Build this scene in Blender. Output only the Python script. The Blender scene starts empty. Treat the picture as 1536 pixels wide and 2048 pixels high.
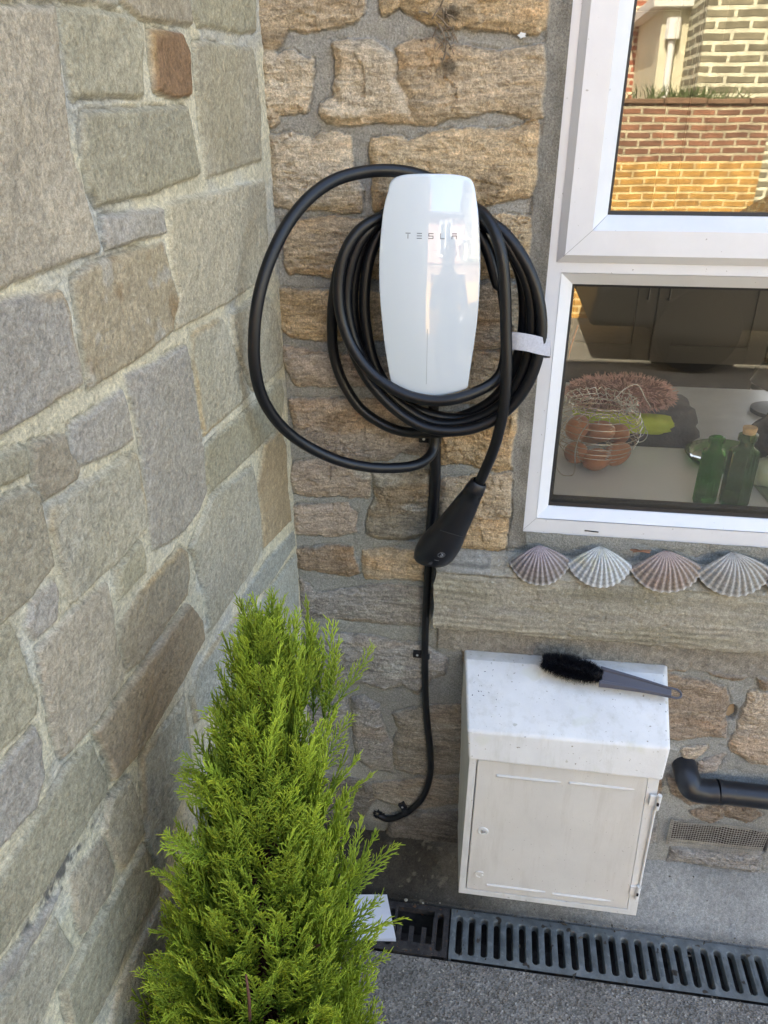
import bpy, bmesh, math, random
import numpy as np
from mathutils import Vector, Matrix, Euler
random.seed(7); RS=np.random.RandomState(5)
R=math.radians
sc=bpy.context.scene; COL=sc.collection
# ------------------------------------------------------------------ camera
FPX=1492.0
_X=np.array([11370,-729,1492.]);_U=np.array([-12,2866,1492.])
_X/=np.linalg.norm(_X);_U/=np.linalg.norm(_U);_U=_U-_U.dot(_X)*_X;_U/=np.linalg.norm(_U)
_Y=np.cross(_U,_X);MC=np.array([_X,_Y,_U])
def ray(px,py):
    d=MC@np.array([px-768,-(py-1024),-FPX]);return d/np.linalg.norm(d)
CP=np.array([0.377,-1.30,1.66])
def onY(px,py,y=0.):
    r=ray(px,py);return CP+r*((y-CP[1])/r[1])
def onZ(px,py,z=0.):
    r=ray(px,py);return CP+r*((z-CP[2])/r[2])
def onX(px,py,x=0.):
    r=ray(px,py);return CP+r*((x-CP[0])/r[0])
PHI=R(2.5); LD=np.array([-math.sin(PHI),-math.cos(PHI)]); LN=np.array([math.cos(PHI),-math.sin(PHI),0])
def onL(px,py,off=0.):
    r=ray(px,py);t=(off-CP.dot(LN))/r.dot(LN);return CP+t*r
cam=bpy.data.cameras.new('camera');co=bpy.data.objects.new('camera',cam);COL.objects.link(co)
m=Matrix.Identity(4)
for i in range(3):
    for j in range(3): m[i][j]=MC[i][j]
    m[i][3]=CP[i]
co.matrix_world=m
cam.sensor_fit='VERTICAL';cam.sensor_height=36;cam.lens=36*FPX/2048;cam.clip_start=.02;cam.clip_end=200
sc.camera=co
# ------------------------------------------------------------------ light
SUN_EL=R(48);SUN_AZ=R(-16)   # azimuth from +Y towards +X
w=bpy.data.worlds.new("World");sc.world=w;w.use_nodes=True
nt=w.node_tree;bg=nt.nodes['Background'];sky=nt.nodes.new('ShaderNodeTexSky');sky.sky_type='NISHITA'
sky.sun_disc=False;sky.sun_elevation=SUN_EL;sky.sun_rotation=SUN_AZ;sky.air_density=1.0;sky.dust_density=3.5;sky.ozone_density=.6
nt.links.new(sky.outputs[0],bg.inputs[0]);bg.inputs[1].default_value=.15
sl=bpy.data.lights.new('sun','SUN');sl.energy=4.6;sl.angle=R(.5);sl.color=(1,.94,.84)
so=bpy.data.objects.new('sun',sl);COL.objects.link(so)
sd=Vector((math.sin(SUN_AZ)*math.cos(SUN_EL),math.cos(SUN_AZ)*math.cos(SUN_EL),math.sin(SUN_EL)))
so.rotation_euler=sd.to_track_quat('Z','Y').to_euler();so.location=(0,4,9)
vs=sc.view_settings;vs.view_transform='Standard';vs.look='None';vs.gamma=1;vs.exposure=2.9
vs.use_white_balance=True;vs.white_balance_temperature=6750;vs.white_balance_tint=9
# ------------------------------------------------------------------ helpers
class MB:
    def __init__(s): s.v=[];s.f=[];s.mi=[]
    def add(s,V,F,mi=0):
        b=len(s.v);s.v+= [tuple(map(float,p)) for p in V];s.f+=[tuple(b+i for i in f) for f in F];s.mi+=[mi]*len(F);return s
    def box(s,a,b,mi=0,M=None):
        x0,y0,z0=a;x1,y1,z1=b
        V=[(x0,y0,z0),(x1,y0,z0),(x1,y1,z0),(x0,y1,z0),(x0,y0,z1),(x1,y0,z1),(x1,y1,z1),(x0,y1,z1)]
        if M is not None: V=[tuple(M@Vector(p)) for p in V]
        return s.add(V,[(0,3,2,1),(4,5,6,7),(0,1,5,4),(1,2,6,5),(2,3,7,6),(3,0,4,7)],mi)
    def tube(s,P,r,n=10,mi=0,cap=True,close=False):
        P=[Vector(p) for p in P];N=len(P);rr=r if hasattr(r,'__len__') else [r]*N
        V=[];F=[];up=None
        for i,p in enumerate(P):
            if close: t=P[(i+1)%N]-P[i-1]
            else: t=P[min(i+1,N-1)]-P[max(i-1,0)]
            if t.length<1e-9: t=Vector((0,0,1))
            t.normalize()
            if up is None: up=t.orthogonal().normalized()
            up=(up-up.dot(t)*t)
            if up.length<1e-6: up=t.orthogonal()
            up.normalize();s2=t.cross(up)
            for k in range(n):
                a=2*math.pi*k/n;V.append(p+(up*math.cos(a)+s2*math.sin(a))*rr[i])
        for i in range(N if close else N-1):
            j=(i+1)%N
            for k in range(n):
                k2=(k+1)%n;F.append((i*n+k,i*n+k2,j*n+k2,j*n+k))
        if cap and not close: F.append(tuple(range(n))[::-1]);F.append(tuple((N-1)*n+k for k in range(n)))
        return s.add(V,F,mi)
    def lathe(s,prof,n=24,c=(0,0,0),mi=0,ax='z',M=None):
        V=[];F=[]
        for r,h in prof:
            for k in range(n):
                a=2*math.pi*k/n;p=(r*math.cos(a),r*math.sin(a),h)
                if ax=='y': p=(p[0],p[2],p[1])
                p=Vector(p)
                if M is not None: p=M@p
                V.append((p[0]+c[0],p[1]+c[1],p[2]+c[2]))
        for i in range(len(prof)-1):
            for k in range(n):
                k2=(k+1)%n;F.append((i*n+k,i*n+k2,(i+1)*n+k2,(i+1)*n+k))
        if prof[0][0]>1e-6: F.append(tuple(range(n))[::-1])
        if prof[-1][0]>1e-6: F.append(tuple((len(prof)-1)*n+k for k in range(n)))
        return s.add(V,F,mi)
    def prism(s,poly,y0,y1,mi=0):   # poly in xz
        n=len(poly);V=[(x,y0,z) for x,z in poly]+[(x,y1,z) for x,z in poly]
        F=[tuple(range(n)),tuple(range(2*n-1,n-1,-1))]+[(i,i+n,(i+1)%n+n,(i+1)%n) for i in range(n)]
        return s.add(V,F,mi)
    def build(s,name,mats,parent=None,smooth=False,bevel=0,seg=2,origin=None,recalc=True):
        me=bpy.data.meshes.new(name)
        me.from_pydata(s.v,[],s.f)
        if not hasattr(mats,'__len__'): mats=[mats]
        for mm in mats: me.materials.append(mm)
        me.polygons.foreach_set('material_index',s.mi)
        if recalc:
            bm=bmesh.new();bm.from_mesh(me);bmesh.ops.recalc_face_normals(bm,faces=bm.faces);bm.to_mesh(me);bm.free()
        if smooth: me.polygons.foreach_set('use_smooth',[True]*len(me.polygons))
        me.update();o=bpy.data.objects.new(name,me);COL.objects.link(o)
        if bevel:
            b=o.modifiers.new('b','BEVEL');b.width=bevel;b.segments=seg;b.limit_method='ANGLE';b.angle_limit=R(35);b.harden_normals=False
        if smooth=='auto':
            me.polygons.foreach_set('use_smooth',[True]*len(me.polygons))
            if hasattr(me,'set_sharp_from_angle'): me.set_sharp_from_angle(angle=R(40))
        if parent: o.parent=parent
        return o
def tag(o,label=None,cat=None,group=None,kind=None):
    if label:o['label']=label
    if cat:o['category']=cat
    if group:o['group']=group
    if kind:o['kind']=kind
    return o
def empty(name,label=None,cat=None,group=None,kind=None):
    o=bpy.data.objects.new(name,None);COL.objects.link(o);o.empty_display_size=.05;return tag(o,label,cat,group,kind)
def place(root,loc):
    """give an empty its place while keeping its children where they are"""
    root.location=loc
    for c in root.children: c.location=Vector(c.location)-Vector(loc)
def catmull(P,n=8,close=False):
    P=[Vector(p) for p in P];out=[];N=len(P)
    rng=range(N if close else N-1)
    for i in rng:
        if close: a,b,c,d=P[i-1],P[i],P[(i+1)%N],P[(i+2)%N]
        else: a,b,c,d=P[max(i-1,0)],P[i],P[i+1],P[min(i+2,N-1)]
        for k in range(n):
            t=k/n;t2=t*t;t3=t2*t
            out.append(.5*((2*b)+(-a+c)*t+(2*a-5*b+4*c-d)*t2+(-a+3*b-3*c+d)*t3))
    if not close: out.append(P[-1])
    return out
# ------------------------------------------------------------------ materials
def mat(name,col=(.5,.5,.5),rough=.5,metal=0,spec=.5,coat=0,trans=0,ior=1.45,var=0,vscale=20,bump=0,bscale=200,emit=None,sheen=0,alpha=1,speck=None,dirt=None):
    M=bpy.data.materials.new(name);M.use_nodes=True;n=M.node_tree.nodes;L=M.node_tree.links;b=n['Principled BSDF']
    b.inputs['Base Color'].default_value=(*col,1);b.inputs['Roughness'].default_value=rough;b.inputs['Metallic'].default_value=metal
    b.inputs['Specular IOR Level'].default_value=spec;b.inputs['Coat Weight'].default_value=coat;b.inputs['Coat Roughness'].default_value=.02
    b.inputs['Transmission Weight'].default_value=trans;b.inputs['IOR'].default_value=ior;b.inputs['Sheen Weight'].default_value=sheen
    tc=n.new('ShaderNodeTexCoord');last=None
    if var or speck or dirt:
        rgb=n.new('ShaderNodeRGB');rgb.outputs[0].default_value=(*col,1);last=rgb.outputs[0]
    if var:
        no=n.new('ShaderNodeTexNoise');no.inputs['Scale'].default_value=vscale;no.inputs['Detail'].default_value=6;no.inputs['Roughness'].default_value=.65
        L.new(tc.outputs['Object'],no.inputs['Vector'])
        mr=n.new('ShaderNodeMapRange');mr.inputs[1].default_value=.3;mr.inputs[2].default_value=.7;mr.inputs[3].default_value=1-var;mr.inputs[4].default_value=1+var;L.new(no.outputs[0],mr.inputs[0])
        mx=n.new('ShaderNodeVectorMath');mx.operation='SCALE';L.new(last,mx.inputs[0]);L.new(mr.outputs[0],mx.inputs['Scale']);last=mx.outputs[0]
    for k,(scale,thr,c2) in enumerate((speck or [])):
        vo=n.new('ShaderNodeTexNoise');vo.inputs['Scale'].default_value=scale;vo.inputs['Detail'].default_value=2;
        mp=n.new('ShaderNodeMapping');mp.inputs['Location'].default_value=(k*3.1,k*1.7,k*5.3);L.new(tc.outputs['Object'],mp.inputs[0]);L.new(mp.outputs[0],vo.inputs['Vector'])
        mr=n.new('ShaderNodeMapRange');mr.inputs[1].default_value=thr;mr.inputs[2].default_value=thr+.04;L.new(vo.outputs[0],mr.inputs[0])
        mx=n.new('ShaderNodeMix');mx.data_type='RGBA';L.new(mr.outputs[0],mx.inputs[0]);L.new(last,mx.inputs[6]);mx.inputs[7].default_value=(*c2,1);last=mx.outputs[2]
    if dirt:
        mp=n.new('ShaderNodeMapping');mp.inputs['Scale'].default_value=dirt[0];L.new(tc.outputs['Object'],mp.inputs[0]);dn=n.new('ShaderNodeTexNoise');dn.inputs['Scale'].default_value=1;dn.inputs['Detail'].default_value=7;dn.inputs['Roughness'].default_value=.7;L.new(mp.outputs[0],dn.inputs['Vector'])
        mr=n.new('ShaderNodeMapRange');mr.inputs[1].default_value=dirt[1];mr.inputs[2].default_value=dirt[1]+.25;mr.inputs[4].default_value=dirt[3];L.new(dn.outputs[0],mr.inputs[0])
        mx=n.new('ShaderNodeMix');mx.data_type='RGBA';L.new(mr.outputs[0],mx.inputs[0]);L.new(last,mx.inputs[6]);mx.inputs[7].default_value=(*dirt[2],1);last=mx.outputs[2]
    if last is not None: L.new(last,b.inputs['Base Color'])
    if bump:
        no=n.new('ShaderNodeTexNoise');no.inputs['Scale'].default_value=bscale;no.inputs['Detail'].default_value=4;L.new(tc.outputs['Object'],no.inputs['Vector'])
        bu=n.new('ShaderNodeBump');bu.inputs['Strength'].default_value=1;bu.inputs['Distance'].default_value=bump;L.new(no.outputs[0],bu.inputs['Height']);L.new(bu.outputs[0],b.inputs['Normal'])
    if emit: b.inputs['Emission Color'].default_value=(*emit[0],1);b.inputs['Emission Strength'].default_value=emit[1]
    return M
def stonemat(name,strata=1.0,fine=320,bd=.0016,cv=.34,sv=.22):
    M=bpy.data.materials.new(name);M.use_nodes=True;n=M.node_tree.nodes;L=M.node_tree.links;b=n['Principled BSDF']
    b.inputs['Roughness'].default_value=.92;b.inputs['Specular IOR Level'].default_value=.25
    at=n.new('ShaderNodeAttribute');at.attribute_name='Col';tc=n.new('ShaderNodeTexCoord')
    n1=n.new('ShaderNodeTexNoise');n1.inputs['Scale'].default_value=fine;n1.inputs['Detail'].default_value=5;n1.inputs['Roughness'].default_value=.7
    L.new(tc.outputs['Object'],n1.inputs['Vector'])
    mp=n.new('ShaderNodeMapping');mp.inputs['Scale'].default_value=(40,40,190);L.new(tc.outputs['Object'],mp.inputs[0])
    n2=n.new('ShaderNodeTexNoise');n2.inputs['Scale'].default_value=1;n2.inputs['Detail'].default_value=6;n2.inputs['Distortion'].default_value=.6;L.new(mp.outputs[0],n2.inputs['Vector'])
    n3=n.new('ShaderNodeTexNoise');n3.inputs['Scale'].default_value=900;n3.inputs['Detail'].default_value=2;L.new(tc.outputs['Object'],n3.inputs['Vector'])
    def mr(src,a,c,lo,hi):
        q=n.new('ShaderNodeMapRange');q.inputs[1].default_value=a;q.inputs[2].default_value=c;q.inputs[3].default_value=lo;q.inputs[4].default_value=hi;L.new(src,q.inputs[0]);return q.outputs[0]
    def mul(a,bb):
        q=n.new('ShaderNodeMath');q.operation='MULTIPLY';L.new(a,q.inputs[0]);L.new(bb,q.inputs[1]);return q.outputs[0]
    def mixa(a,fac): # fade a factor towards 1 where there is mortar
        q=n.new('ShaderNodeMix');q.data_type='FLOAT';L.new(fac,q.inputs[0]);q.inputs[2].default_value=1.0;L.new(a,q.inputs[3]);return q.outputs[0]
    n4=n.new('ShaderNodeTexNoise');n4.inputs['Scale'].default_value=fine*.42;n4.inputs['Detail'].default_value=3;n4.inputs['Roughness'].default_value=.6;L.new(tc.outputs['Object'],n4.inputs['Vector'])
    f=mul(mul(mr(n1.outputs[0],.32,.68,1-cv,1+cv),mixa(mr(n2.outputs[0],.3,.7,1-sv*strata,1+sv*strata),at.outputs['Alpha'])),mul(mr(n3.outputs[0],.3,.7,.84,1.18),mixa(mr(n4.outputs[0],.3,.62,.80,1.10),at.outputs['Alpha'])))
    vm=n.new('ShaderNodeVectorMath');vm.operation='SCALE';L.new(at.outputs['Color'],vm.inputs[0]);L.new(f,vm.inputs['Scale']);L.new(vm.outputs[0],b.inputs['Base Color'])
    # bump: grain plus bedding lines
    sa=mul(n2.outputs[0],at.outputs['Alpha']);n4b=mul(n4.outputs[0],mr(at.outputs['Alpha'],0,1,.5,1.6))
    ad0=n.new('ShaderNodeMath');L.new(n4b,ad0.inputs[0]);L.new(n1.outputs[0],ad0.inputs[1])
    ad=n.new('ShaderNodeMath');ad.operation='MULTIPLY_ADD';L.new(sa,ad.inputs[0]);ad.inputs[1].default_value=.8*strata;L.new(ad0.outputs[0],ad.inputs[2])
    bu=n.new('ShaderNodeBump');bu.inputs['Strength'].default_value=1;bu.inputs['Distance'].default_value=bd*1.6;L.new(ad.outputs[0],bu.inputs['Height']);L.new(bu.outputs[0],b.inputs['Normal'])
    return M
UPVC=mat('upvc',(.73,.73,.735),.28,var=.03,vscale=15,speck=[(160,.73,(.45,.44,.42))])
GASKET=mat('gasket',(.012,.012,.014),.5)
BLACK=mat('cable_black',(.006,.0065,.008),.36,spec=.5,bump=.0002,bscale=600)
BLACKM=mat('matt_black',(.010,.011,.014),.38)
# ------------------------------------------------------------------ noise
def _h(ix,iy,seed):
    n=(ix.astype(np.int64)*374761393+iy.astype(np.int64)*668265263+seed*1442695041)&0xffffffff
    n=((n^(n>>13))*1274126177)&0xffffffff;n=(n^(n>>16))&0xffffffff
    return n.astype(np.float64)/4294967295.0
def vn(x,y,seed=0):
    ix=np.floor(x);iy=np.floor(y);fx=x-ix;fy=y-iy;fx=fx*fx*(3-2*fx);fy=fy*fy*(3-2*fy)
    a=_h(ix,iy,seed);b=_h(ix+1,iy,seed);c=_h(ix,iy+1,seed);d=_h(ix+1,iy+1,seed)
    return (a*(1-fx)+b*fx)*(1-fy)+(c*(1-fx)+d*fx)*fy
def fbm(x,y,seed=0,o=4,g=.5):
    s=0;a=1;t=0
    for k in range(o): s=s+a*(vn(x*2**k+k*17.3,y*2**k-k*9.1,seed+k)-.5);t+=a;a*=g
    return s/t*2
def sstep(a,b,x):
    t=np.clip((x-a)/(b-a),0,1);return t*t*(3-2*t)
def sdf(poly,x,z):
    d=np.full(x.shape,1e9);ins=np.zeros(x.shape,bool);n=len(poly)
    for i in range(n):
        x0,z0=poly[i];x1,z1=poly[(i+1)%n];ex,ez=x1-x0,z1-z0
        t=np.clip(((x-x0)*ex+(z-z0)*ez)/(ex*ex+ez*ez+1e-12),0,1)
        d=np.minimum(d,np.hypot(x-x0-t*ex,z-z0-t*ez))
        c=((z0>z)!=(z1>z));xi=x0+(z-z0)/(ez if abs(ez)>1e-12 else 1e-12)*ex;ins^=(c&(x<xi))
    return np.where(ins,d,-d)
def layout(U,Z,polys,warp):
    """for each grid point the nearest stone and its signed distance"""
    best=np.full(U.shape,-1.0);idx=np.full(U.shape,-1,int)
    for k,p in enumerate(polys):
        p=np.array(p);lo=p.min(0)-.03;hi=p.max(0)+.03
        a0,a1=np.searchsorted(U[0],[lo[0],hi[0]]);b0,b1=np.searchsorted(Z[:,0],[lo[1],hi[1]])
        if a1<=a0 or b1<=b0: continue
        S=np.s_[b0:b1,a0:a1];d=sdf(p,U[S]+warp[0][S],Z[S]+warp[1][S])
        mk=d>best[S];best[S]=np.where(mk,d,best[S]);idx[S]=np.where(mk,k,idx[S])
    return best,idx
def courses(polys,u0,u1,z0,z1,hs,ws,gap,seed):
    """carry the stonework on past the traced stones with more of the same, course by course"""
    r=np.random.RandomState(seed);out=[];z=z0
    while z<z1:
        h=r.uniform(*hs);u=u0
        for q in polys:
            q=np.array(q)
            if q[:,1].max()>z and q[:,1].min()<z+h: u=max(u,q[:,0].max()+gap)
        while u<u1:
            w=r.uniform(*ws);j=lambda:r.uniform(-.006,.006)
            out.append([(u+j(),z+j()),(u+w*.5,z+j()),(u+w-gap+j(),z+j()),(u+w-gap+j(),z+h*.5),(u+w-gap+j(),z+h-gap+j()),(u+w*.4,z+h-gap+j()),(u+j(),z+h-gap+j())]);u+=w
        z+=h
    return out
def gridmesh(name,P,Colr,keep,material,parent=None,mask=None):
    nz,nx,_=P.shape;used=np.zeros((nz,nx),bool)
    kq=keep[:-1,:-1]&keep[1:,:-1]&keep[:-1,1:]&keep[1:,1:]
    used[:-1,:-1]|=kq;used[1:,:-1]|=kq;used[:-1,1:]|=kq;used[1:,1:]|=kq
    ids=-np.ones((nz,nx),int);ids[used]=np.arange(used.sum())
    V=P[used];a=ids[:-1,:-1][kq];b=ids[:-1,1:][kq];c=ids[1:,1:][kq];d=ids[1:,:-1][kq];F=np.stack([a,b,c,d],1)
    me=bpy.data.meshes.new(name);me.vertices.add(len(V));me.vertices.foreach_set('co',V.astype(np.float32).ravel())
    me.loops.add(F.size);me.loops.foreach_set('vertex_index',F.ravel().astype(np.int32));me.polygons.add(len(F))
    me.polygons.foreach_set('loop_start',np.arange(0,F.size,4,dtype=np.int32));me.polygons.foreach_set('loop_total',np.full(len(F),4,np.int32))
    me.polygons.foreach_set('use_smooth',np.ones(len(F),bool));me.update(calc_edges=True)
    if Colr is not None:
        at=me.color_attributes.new('Col','FLOAT_COLOR','POINT');c4=np.ones((len(V),4),np.float32);c4[:,:3]=np.clip(Colr[used],0.004,.95)
        if mask is not None: c4[:,3]=mask[used]
        at.data.foreach_set('color',c4.ravel())
    me.materials.append(material);o=bpy.data.objects.new(name,me);COL.objects.link(o)
    if parent:o.parent=parent
    return o
# ------------------------------------------------------------------ house wall (faces the camera)
def px2main(P,y=-.008): return [tuple(onY(a,b,y)[[0,2]]) for a,b in P]
TAN=(.53,.415,.275);TANP=(.58,.475,.335);GOLD=(.53,.395,.235);PINK=(.42,.345,.265);GRY=(.34,.31,.265);GRB=(.33,.285,.21);BRN=(.35,.26,.17);DRK=(.20,.175,.14)
MS=[ # (colour, thickness mm, outline in photo pixels)
(TAN,9,[(505,-60),(722,-60),(720,20),(710,38),(668,50),(600,58),(572,52),(558,85),(540,97),(518,92),(508,40)]),
(GOLD,11,[(758,-60),(790,-60),(795,5),(768,22)]),
(GOLD,12,[(795,-60),(803,8),(835,32),(875,50),(936,50),(1077,63),(1101,40),(1107,-60)]),
(TANP,10,[(522,101),(540,106),(552,117),(581,101),(601,117),(617,118),(609,222),(581,224),(552,226),(552,242),(544,252),(522,250),(518,161)]),
(TANP,15,[(667,87),(742,83),(782,117),(792,160),(812,197),(826,240),(800,243),(745,240),(712,246),(650,244),(640,228),(643,212),(672,200),(668,170),(672,120)]),
(TAN,11,[(797,96),(830,85),(870,80),(890,95),(925,95),(1000,107),(1040,95),(1090,92),(1099,110),(1096,200),(1087,232),(1060,228),(990,215),(950,225),(880,235),(870,243),(832,241),(816,195),(799,160),(803,140),(800,110)]),
(TANP,10,[(536,274),(581,272),(609,279),(621,287),(637,274),(661,270),(694,279),(698,315),(698,347),(720,379),(718,420),(661,420),(565,412),(550,408),(544,363),(538,323)]),
(GOLD,12,[(744,285),(803,279),(815,290),(863,270),(944,264),(1025,260),(1069,242),(1075,283),(1072,363),(1061,391),(984,404),(956,410),(860,415),(750,420),(746,363),(742,323)]),
(TAN,9,[(563,446),(661,440),(726,442),(762,444),(765,555),(700,553),(600,548),(575,545),(568,520),(572,470)]),
(GOLD,9,[(790,440),(1060,436),(1063,470),(1060,548),(1000,556),(790,560)]),
(GOLD,8,[(557,582),(665,586),(758,590),(782,600),(782,678),(661,680),(581,674),(562,658),(557,618)]),
(TAN,8,[(800,580),(1056,572),(1052,690),(955,695),(800,690)]),
(PINK,9,[(567,697),(585,702),(633,707),(670,715),(782,719),(782,771),(678,769),(589,771),(569,735)]),
(TAN,8,[(800,712),(1046,706),(1042,800),(955,806),(800,800)]),
(PINK,11,[(581,804),(661,800),(750,804),(863,828),(860,915),(800,905),(773,922),(700,920),(650,905),(610,897),(590,870),(585,830)]),
(GOLD,10,[(875,835),(960,825),(1036,820),(1030,937),(992,943),(930,928),(873,928)]),
(PINK,8,[(578,956),(591,930),(668,923),(722,941),(737,956),(733,996),(700,998),(675,989),(613,992),(587,985)]),
(GRB,13,[(744,948),(854,945),(868,959),(868,1032),(861,1065),(817,1080),(759,1078),(733,1069),(740,1025),(755,996)]),
(TAN,9,[(880,962),(940,958),(1020,948),(1016,1036),(880,1042)]),
(GOLD,11,[(878,1049),(1014,1043),(1012,1090),(1004,1103),(960,1102),(900,1092),(875,1082)]),
(PINK,8,[(587,1018),(649,1014),(693,1014),(708,1032),(708,1065),(660,1074),(595,1069),(586,1047)]),
(BRN,8,[(591,1102),(649,1098),(700,1098),(702,1120),(715,1149),(700,1155),(649,1145),(595,1138)]),
(TAN,8,[(726,1105),(795,1103),(846,1110),(860,1164),(795,1160),(730,1160),(726,1134)]),
(GRY,8,[(598,1164),(631,1189),(686,1185),(740,1178),(795,1174),(858,1185),(856,1255),(803,1251),(722,1246),(631,1235),(598,1236)]),
(GRY,15,[(590,1250),(626,1262),(665,1272),(717,1272),(782,1290),(840,1293),(890,1322),(886,1350),(860,1360),(845,1380),(834,1392),(803,1371),(769,1379),(730,1367),(678,1367),(590,1370)]),
(GRY,12,[(704,1400),(725,1398),(756,1416),(759,1447),(780,1494),(784,1549),(746,1541),(712,1523),(709,1460)]),
(GRB,11,[(787,1430),(847,1418),(930,1416),(930,1512),(925,1549),(834,1551),(791,1541),(786,1500),(796,1460)]),
(GRY,10,[(590,1400),(690,1400),(695,1530),(600,1545)]),
(GRB,10,[(746,1570),(793,1567),(834,1560),(930,1562),(928,1606),(834,1619),(782,1608),(746,1594)]),
(DRK,10,[(600,1562),(704,1560),(741,1573),(745,1600),(726,1634),(704,1650),(600,1650)]),
(DRK,13,[(785,1632),(930,1624),(928,1700),(860,1720),(765,1700)]),
(GRY,14,[(600,1668),(740,1668),(752,1720),(740,1760),(600,1760)]),
(BRN,12,[(1325,1350),(1417,1369),(1450,1383),(1457,1402),(1452,1444),(1448,1477),(1417,1472),(1359,1484),(1325,1479)]),
(TAN,10,[(1504,1392),(1620,1400),(1620,1545),(1508,1530),(1470,1507),(1465,1490),(1480,1460),(1490,1420)]),
(BRN,10,[(1398,1327),(1431,1320),(1511,1334),(1500,1352),(1483,1362),(1445,1357),(1405,1341)]),
(BRN,8,[(1190,1308),(1330,1318),(1390,1325),(1370,1345),(1310,1345),(1190,1335)]),
(BRN,8,[(925,1292),(1085,1300),(1080,1335),(930,1328)]),
(TAN,7,[(1366,1502),(1412,1498),(1398,1519),(1372,1524)]),
(PINK,8,[(1401,1530),(1450,1512),(1431,1542),(1404,1548)]),
(BRN,8,[(1338,1557),(1362,1575),(1464,1600),(1440,1612),(1382,1612),(1347,1594)]),
(BRN,8,[(1384,1627),(1448,1615),(1445,1639),(1417,1648)]),
(BRN,8,[(1452,1617),(1499,1615),(1522,1636),(1492,1648),(1458,1638)]),
(GRY,9,[(1346,1702),(1524,1714),(1520,1745),(1340,1725)]),
(BRN,10,[(1515,1345),(1640,1330),(1640,1385),(1525,1378)]),
(BRN,9,[(945,1350),(1110,1352),(1108,1440),(945,1440)]),(TAN,9,[(1120,1352),(1310,1360),(1312,1470),(1120,1460)]),
(GRB,9,[(945,1455),(1180,1465),(1180,1560),(945,1560)]),(BRN,9,[(1195,1475),(1320,1490),(1320,1600),(1195,1590)]),(GRY,9,[(945,1575),(1310,1612),(1310,1690),(945,1690)]),
]
WX0,WX1,FR_L,FR_B=-.02,2.05,.447,.944
def build_house_wall():
    root=empty('house_wall','rubble sandstone house wall with grey mortar behind the charger','wall')
    h=.0021;xs=np.arange(WX0,WX1,h);zs=np.arange(-.03,2.06,h);U,Z=np.meshgrid(xs,zs)
    wx=.0048*fbm(U*55,Z*55,11,4,.65)+.0022*fbm(U*16,Z*16,13,2);wz=.0044*fbm(U*55,Z*55,21,4,.65)+.0020*fbm(U*16,Z*16,23,2)
    polys=[px2main(p[2]) for p in MS];ex=courses(polys,1.12,2.05,.09,.72,(.10,.17),(.14,.30),.022,3);polys+=ex;EX=[(TAN,BRN,GOLD,PINK,GRB)[i%5] for i in range(len(ex))]
    d,idx=layout(U,Z,polys,(wx,wz));d=d+.0046+.0030*fbm(U*24,Z*24,15,3)
    col=np.array([p[0] for p in MS]+EX);thk=np.array([p[1] for p in MS]+[10]*len(EX))/1000.
    ins=idx>=0;ix=np.where(ins,idx,0)
    rnd=RS.rand(len(MS)+len(EX),6)
    # mortar: trowelled, softly lumpy
    mort=.0020*fbm(U*14,Z*26,31,3)+.0007*fbm(U*90,Z*130,32,3)
    mort+=.0014*(sstep(-.25,.0,fbm(U*18,Z*40,33,2))-.5)
    # stone: bedding ridges, broken steps, grit
    tilt=(rnd[ix,0]-.5)*.25;zz=Z+tilt*U
    warpz=.012*fbm(U*9,Z*9,44,3)
    bed=fbm(U*7+rnd[ix,1]*50,(zz+warpz)*95,41,4,.6)
    n=fbm(U*11+rnd[ix,2]*30,zz*20,42,4);ter=np.floor(n*3.2)/3.2;fr=n*3.2-np.floor(n*3.2);ter=ter+sstep(.78,1,fr)/3.2
    grit=fbm(U*150,Z*190,43,3,.6)
    rid=1-np.abs(fbm(U*22+rnd[ix,3]*9,zz*34,45,4,.6))*2.6
    # sloping fractured facets: each cell of a warped lattice is tipped its own way
    qa=U*15+.8*fbm(U*10,Z*10,46,3)+rnd[ix,4]*7;qb=zz*26+.8*fbm(U*10,Z*14,47,3)+rnd[ix,5]*5
    ca=np.floor(qa);cb=np.floor(qb);fa=qa-ca-.5;fb=qb-cb-.5
    fac=(_h(ca,cb,71)-.5)*fa*1.7+(_h(ca,cb,72)-.5)*fb*1.7+(_h(ca,cb,73)-.5)*.7
    crack=sstep(.90,1.0,rid)*(fbm(U*8,Z*8,48,2)>.05)
    st=thk[ix]*(.35+.65*sstep(-.001,.016,d))+.0018*bed+.0050*ter+.0011*grit+.0042*fac-.0044*crack
    edge=sstep(-.0012,.0016,d)
    H=mort*(1-edge)+(st+mort*.2)*edge
    H-=.0034*np.exp(-((d+.0014)/.0012)**2)*(fbm(U*30,Z*30,51,2)>-.25)   # open gap where mortar has shrunk off the stone
    # colour of stone and mortar
    c=col[ix]*(1+.20*fbm(U*9,Z*14,61,3)[...,None])
    iron=sstep(.05,.5,fbm(U*6+rnd[ix,3]*20,zz*26,62,4))[...,None]*.42
    c=c*(1-iron)+c*np.array([1.12,.86,.58])*iron
    pale=sstep(.22,.6,fbm(U*13,zz*60,63,4))[...,None]*.38;c=c*(1-pale)+(c*.55+np.array([.24,.22,.17]))*pale
    dk=sstep(.28,.62,fbm(U*10,Z*22,64,4,.6))[...,None]*.5;c=c*(1-dk)+c*np.array([.50,.46,.40])*dk
    lime=np.zeros_like(U)
    for (a,b,ra,rb) in [(765,950,55,14),(830,1010,28,7),(870,955,30,9),(800,1160,40,8),(640,1330,10,6),(790,1330,34,26),(745,1000,10,18),(625,1090,24,5),(820,1200,30,6)]:
        q=onY(a,b);lime=np.maximum(lime,np.exp(-((U-q[0])/(ra*.0009))**2-((Z-q[2])/(rb*.0011))**2))
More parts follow.
